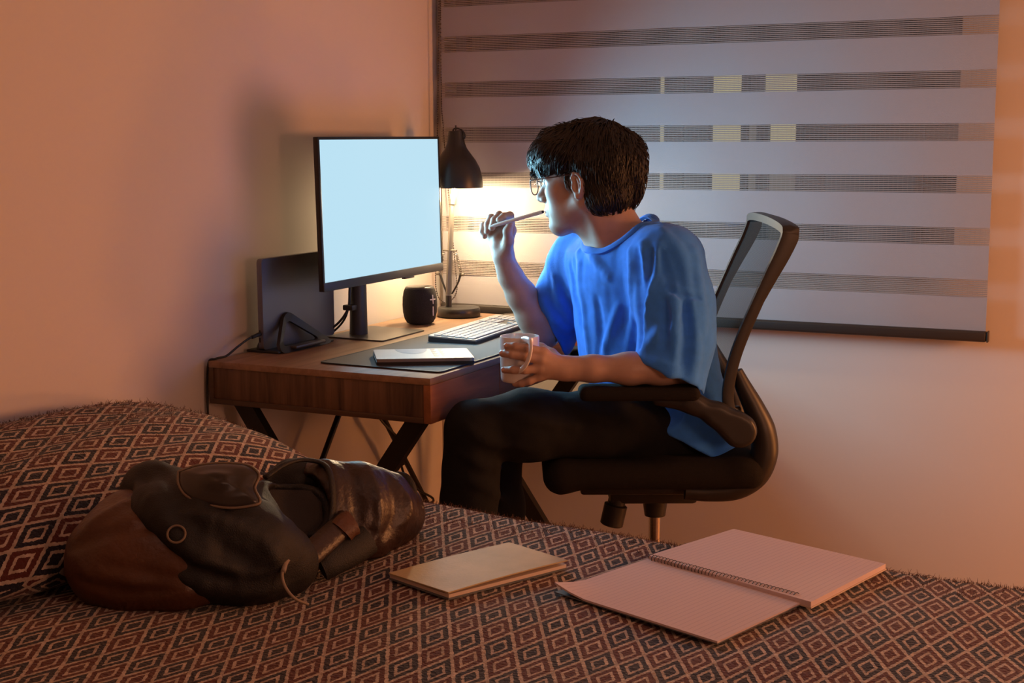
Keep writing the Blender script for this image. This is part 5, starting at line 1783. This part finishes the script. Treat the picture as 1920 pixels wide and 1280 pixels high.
for i in range(turns * 10 + 1):
    t = i / (turns * 10)
    a = 2 * math.pi * turns * t
    pts.append(A_ + (B_ - A_) * (0.02 + 0.95 * t) + nx_ * math.cos(a) * 0.0058 + V(0, 0, 1) * (0.0085 + math.sin(a) * 0.0050))
MB().tube(pts, 0.0007, 4).done('coil', 'coil', snb, 180)

# ------------------------------------------------------------------ backpack
bp_ = thing('backpack', 'worn black and brown leather backpack lying open on the bed', 'backpack', bed_hit(430, 1100, 0))
def span(s, pad):
    P = [(o[1], o[2]) for o in s.ops if o[2] < 5]
    return np.min([p - r for p, r in P], 0) - pad, np.max([p + r for p, r in P], 0) + pad
def ridge(s, list_, k=0.012):
    LL = []
    for pix, r_, sink, op in list_:
        L_ = s.trace_line(pix, 10, d0=1.2)
        if len(L_) > 3:
            LL.append((L_ - s.normal(L_) * r_ * sink * (1 if op == 'u' else -1), r_, op))
    for L_, r_, op in LL:
        t = np.linspace(-1, 1, len(L_))
        s.chain(L_, r_ * (1 - 0.45 * t * t), op=op, k=k, inner=0.004)
def build_pack():
    FL = V(0, 0, 0.553)
    # brown leather bottom of the bag (its left end in the photo)
    s = SDF()
    s.chain([at(212, 1046, 2.10), at(262, 1050, 2.10), at(330, 1060, 2.09)], [0.074, 0.078, 0.070], k=0, inner=0.03)
    s.chain([at(262, 1000, 2.17), at(325, 985, 2.18)], [0.078, 0.080], k=0.04, inner=0.02)
    s.chain([at(370, 1078, 2.09), at(450, 1098, 2.09)], [0.052, 0.026], k=0.03, inner=0.02)
    s.plane(FL, V(0, 0, -1), k=0.01)
    ridge(s, [([(130, 1030), (200, 1000), (300, 985), (345, 1000)], 0.007, 0.6, 's'), ([(150, 1090), (230, 1110), (330, 1105)], 0.008, 0.5, 's'), ([(150, 1000), (210, 955), (290, 925)], 0.010, 0.6, 'u'), ([(200, 1060), (300, 1080), (420, 1105)], 0.007, 0.5, 's')])
    s.post = lambda P: wobble(P, 0.003, 55, 21) + wobble(P, 0.0008, 190, 22)
    lo, hi = span(s, 0.01)
    pos, q = s.mesh(lo, hi, 0.0048, relax=1)
    fast('leather_bottom', pos, q, 'pack_brown', bp_)
    # black main compartment
    s = SDF()
    s.chain([at(325, 1005, 2.125), at(395, 1018, 2.115), at(480, 1040, 2.120), at(535, 1055, 2.145)], [0.086, 0.083, 0.068, 0.050], k=0, inner=0.04)
    s.chain([at(285, 922, 2.20), at(330, 950, 2.18), at(380, 990, 2.16)], [0.052, 0.055, 0.06], k=0.03, inner=0.02)
    s.chain([at(470, 985, 2.22), at(560, 985, 2.28)], [0.070, 0.066], k=0.04, inner=0.02)
    s.plane(FL + V(0, 0, -0.002), V(0, 0, -1), k=0.01)
    # open mouth of the bag
    s.ell(at(556, 945, 2.235), (0.058, 0.050, 0.046), np.stack([RTH, FWH, Zu]), op='s', k=0.012)
    ridge(s, [
        ([(225, 930), (260, 990), (330, 1050), (430, 1085)], 0.012, 0.5, 's'),
        ([(300, 880), (350, 950), (380, 1000)], 0.010, 0.5, 's'),
        ([(250, 900), (300, 960), (350, 1030), (430, 1065)], 0.011, 0.5, 'u'),
        ([(350, 960), (420, 975), (490, 1010), (530, 1060)], 0.012, 0.5, 'u'),
        ([(400, 1010), (440, 1040), (480, 1060)], 0.010, 0.5, 's'),
        ([(300, 1060), (380, 1100), (480, 1110), (530, 1100)], 0.010, 0.45, 'u'),
        ([(235, 960), (250, 1020), (290, 1070)], 0.008, 0.5, 'u')])
    s.post = lambda P: wobble(P, 0.0035, 50, 31) + wobble(P, 0.0010, 170, 32)
    lo, hi = span(s, 0.01)
    pos, q = s.mesh(lo, hi, 0.0045, relax=1)
    fast('main_compartment', pos, q, 'pack_black', bp_)
    body_ = s
    # lining board seen in the open mouth
    c = [at(492, 918, 2.245), at(602, 920, 2.285), at(606, 1000, 2.235), at(520, 1012, 2.20)]
    vs, fs = [], []
    n = 10
    for h in (0, 0.004):
        for i in range(n + 1):
            for j in range(n + 1):
                a, b_ = i / n, j / n
                p = (c[0] * (1 - a) + c[1] * a) * (1 - b_) + (c[3] * (1 - a) + c[2] * a) * b_
                vs.append(p + FWH * (0.014 * math.sin(math.pi * a) * math.sin(math.pi * b_) + h))
    W_ = n + 1; T_ = W_ * W_
    for i in range(n):
        for j in range(n):
            a = i * W_ + j
            fs += [(a, a + 1, a + W_ + 1, a + W_), (T_ + a, T_ + a + W_, T_ + a + W_ + 1, T_ + a + 1)]
    raw('lining', vs, fs, 'pack_lining', bp_, 180)
    # leather hood end (right)
    s = SDF()
    s.chain([at(612, 952, 2.33), at(668, 955, 2.35), at(720, 962, 2.375), at(752, 968, 2.40)], [0.074, 0.073, 0.062, 0.038], k=0, inner=0.03)
    s.chain([at(640, 1010, 2.29), at(690, 1015, 2.31)], [0.046, 0.040], k=0.03, inner=0.02)
    s.chain([at(585, 880, 2.34), at(610, 886, 2.33)], [0.016, 0.022], k=0.02)
    s.ell(at(560, 950, 2.27), (0.050, 0.060, 0.062), np.stack([RTH, FWH, Zu]), op='s', k=0.006)
    s.plane(FL, V(0, 0, -1), k=0.01)
    ridge(s, [
        ([(622, 872), (630, 920), (628, 980), (610, 1040)], 0.006, 0.4, 'u'),
        ([(655, 872), (668, 920), (672, 975), (660, 1030)], 0.009, 0.5, 's'),
        ([(690, 875), (708, 920), (712, 970), (700, 1020)], 0.007, 0.5, 'u'),
        ([(722, 888), (740, 930), (742, 970), (725, 1005)], 0.008, 0.5, 's'),
        ([(640, 960), (660, 990), (700, 1000)], 0.009, 0.5, 's'),
        ([(745, 900), (768, 935), (770, 965), (755, 985)], 0.006, 0.4, 'u')], k=0.009)
    s.post = lambda P: wobble(P, 0.003, 60, 41) + wobble(P, 0.0010, 180, 42)
    lo, hi = span(s, 0.01)
    pos, q = s.mesh(lo, hi, 0.0045, relax=1)
    fast('hood_end', pos, q, 'pack_leather', bp_)
    hood = s
    # folded back flap with a pale rim
    fl = []
    FP = [(334, 884), (370, 872), (420, 868), (465, 872), (486, 890), (478, 915), (488, 940), (470, 948), (430, 952), (385, 945), (350, 930), (335, 908)]
    cz = V(0, 0, 0)
    out3 = []
    for u_, v_ in spline([(a, b_, 0) for a, b_ in FP + FP[:1]], 49)[:-1, :2]:
        t_ = (v_ - 868) / 84
        out3.append(at(u_, v_, 2.135 - 0.075 * t_))
    out3 = np.array(out3); ce = out3.mean(0)
    nrm_ = -FWH * 0.75 + Zu * 0.66
    vs = []; rings = 8; k_ = len(out3)
    for lay in (0, 1):
        for r1 in range(1, rings + 1):
            q_ = r1 / rings
            for p in out3:
                bulge = 0.020 * (1 - q_ ** 2.2) + (0.0 if lay == 0 else -0.006)
                w = 0.004 * math.sin(14 * (p - ce)[0] + 9 * q_)
                vs.append(ce + (p - ce) * q_ + nrm_ * (bulge + w * (1 - q_)))
        vs.append(ce + nrm_ * (0.020 if lay == 0 else 0.014))
    fs = []
    per = rings * k_ + 1
    for lay in (0, 1):
        o = lay * per
        for r1 in range(rings - 1):
            for j in range(k_):
                q4 = (o + r1 * k_ + j, o + r1 * k_ + (j + 1) % k_, o + (r1 + 1) * k_ + (j + 1) % k_, o + (r1 + 1) * k_ + j)
                fs.append(q4 if lay else q4[::-1])
        for j in range(k_):
            t3 = (o + rings * k_, o + j, o + (j + 1) % k_)
            fs.append(t3)
    for j in range(k_):
        a = (rings - 1) * k_ + j; b2 = (rings - 1) * k_ + (j + 1) % k_
        fs.append((a, b2, per + b2, per + a))
    fo = MB().add(vs, fs).done('top_flap', 'pack_sheen', bp_, 180)
    MB().tube(np.vstack([out3, out3[:2]]), 0.0021, 6, caps=False).done('flap_piping', 'piping', fo, 180)
    # side strap with a leather tab
    def strap(pix, ds, wid, th, nm, m):
        P3 = np.array([at(u_, v_, d_) for (u_, v_), d_ in zip(pix, ds)])
        P3 = spline(P3, 24)
        MB().tube(P3, [wid] * 24, 10, ell=(1.0, th), up=FWH - Zu * 0.3).done(nm, m, bp_, 60)
    strap([(655, 972), (620, 1004), (580, 1040), (545, 1072)], [2.255, 2.215, 2.170, 2.140], 0.020, 0.40, 'side_strap', 'pack_leather')
    strap([(662, 978), (650, 985), (640, 996)], [2.245, 2.236, 2.228], 0.022, 0.42, 'strap_tab', 'pack_brown')
    strap([(600, 1060), (620, 1050), (660, 1030), (690, 1010)], [2.19, 2.20, 2.23, 2.26], 0.026, 0.5, 'side_pocket', 'pack_black')
    strap([(742, 893), (762, 900), (772, 925), (770, 955)], [2.395, 2.385, 2.38, 2.385], 0.010, 0.5, 'carry_loop', 'pack_black')
    strap([(765, 962), (778, 955), (783, 945)], [2.385, 2.38, 2.385], 0.012, 0.5, 'strap_end', 'pack_leather')
    # rim of the open mouth
    rp = [(497, 895), (530, 872), (562, 862), (598, 866), (616, 880), (624, 920), (622, 968), (606, 1010), (565, 1050), (535, 1060)]
    rd = [2.24, 2.27, 2.30, 2.31, 2.295, 2.265, 2.245, 2.215, 2.165, 2.14]
    P3 = spline([at(u_, v_, d_) for (u_, v_), d_ in zip(rp, rd)], 50)
    MB().tube(P3, 0.0065, 8, ell=(1.0, 0.6)).done('mouth_rim', 'pack_black', bp_, 180)
    # dark cloth standing up behind the mouth
    s = SDF()
    s.chain([at(500, 925, 2.32), at(545, 900, 2.34), at(600, 900, 2.345)], [0.022, 0.030, 0.030], k=0, inner=0.02)
    s.post = lambda P: wobble(P, 0.003, 70, 61)
    lo, hi = span(s, 0.01)
    pos, q = s.mesh(lo, hi, 0.005, relax=1)
    fast('mouth_cloth', pos, q, 'pack_black', bp_)
    # zip pull cord
    zc = spline([at(540, 1052, 2.075), at(533, 1062, 2.060), at(529, 1080, 2.045), at(536, 1102, 2.035), at(553, 1122, 2.030), at(578, 1133, 2.040)], 30)
    MB().tube(zc, 0.0024, 7).done('pull_cord', 'cord', bp_, 180)
    MB().tube(spline([at(541, 1048, 2.078), at(535, 1056, 2.065), at(531, 1072, 2.050)], 10), 0.0042, 8).done('cord_knot', 'cord', bp_, 180)
    # round stud
    p = body_.trace(331, 1002, d0=1.2); n = body_.normal(p)[0]
    pts = []
    a_, b2 = frame_of(n)
    for t in np.linspace(0, 2 * math.pi, 25):
        pts.append(p + n * 0.003 + (a_ * math.cos(t) + b2 * math.sin(t)) * 0.013)
    MB().tube(pts, 0.0018, 6, caps=False).done('ring', 'piping', bp_, 180)
build_pack()
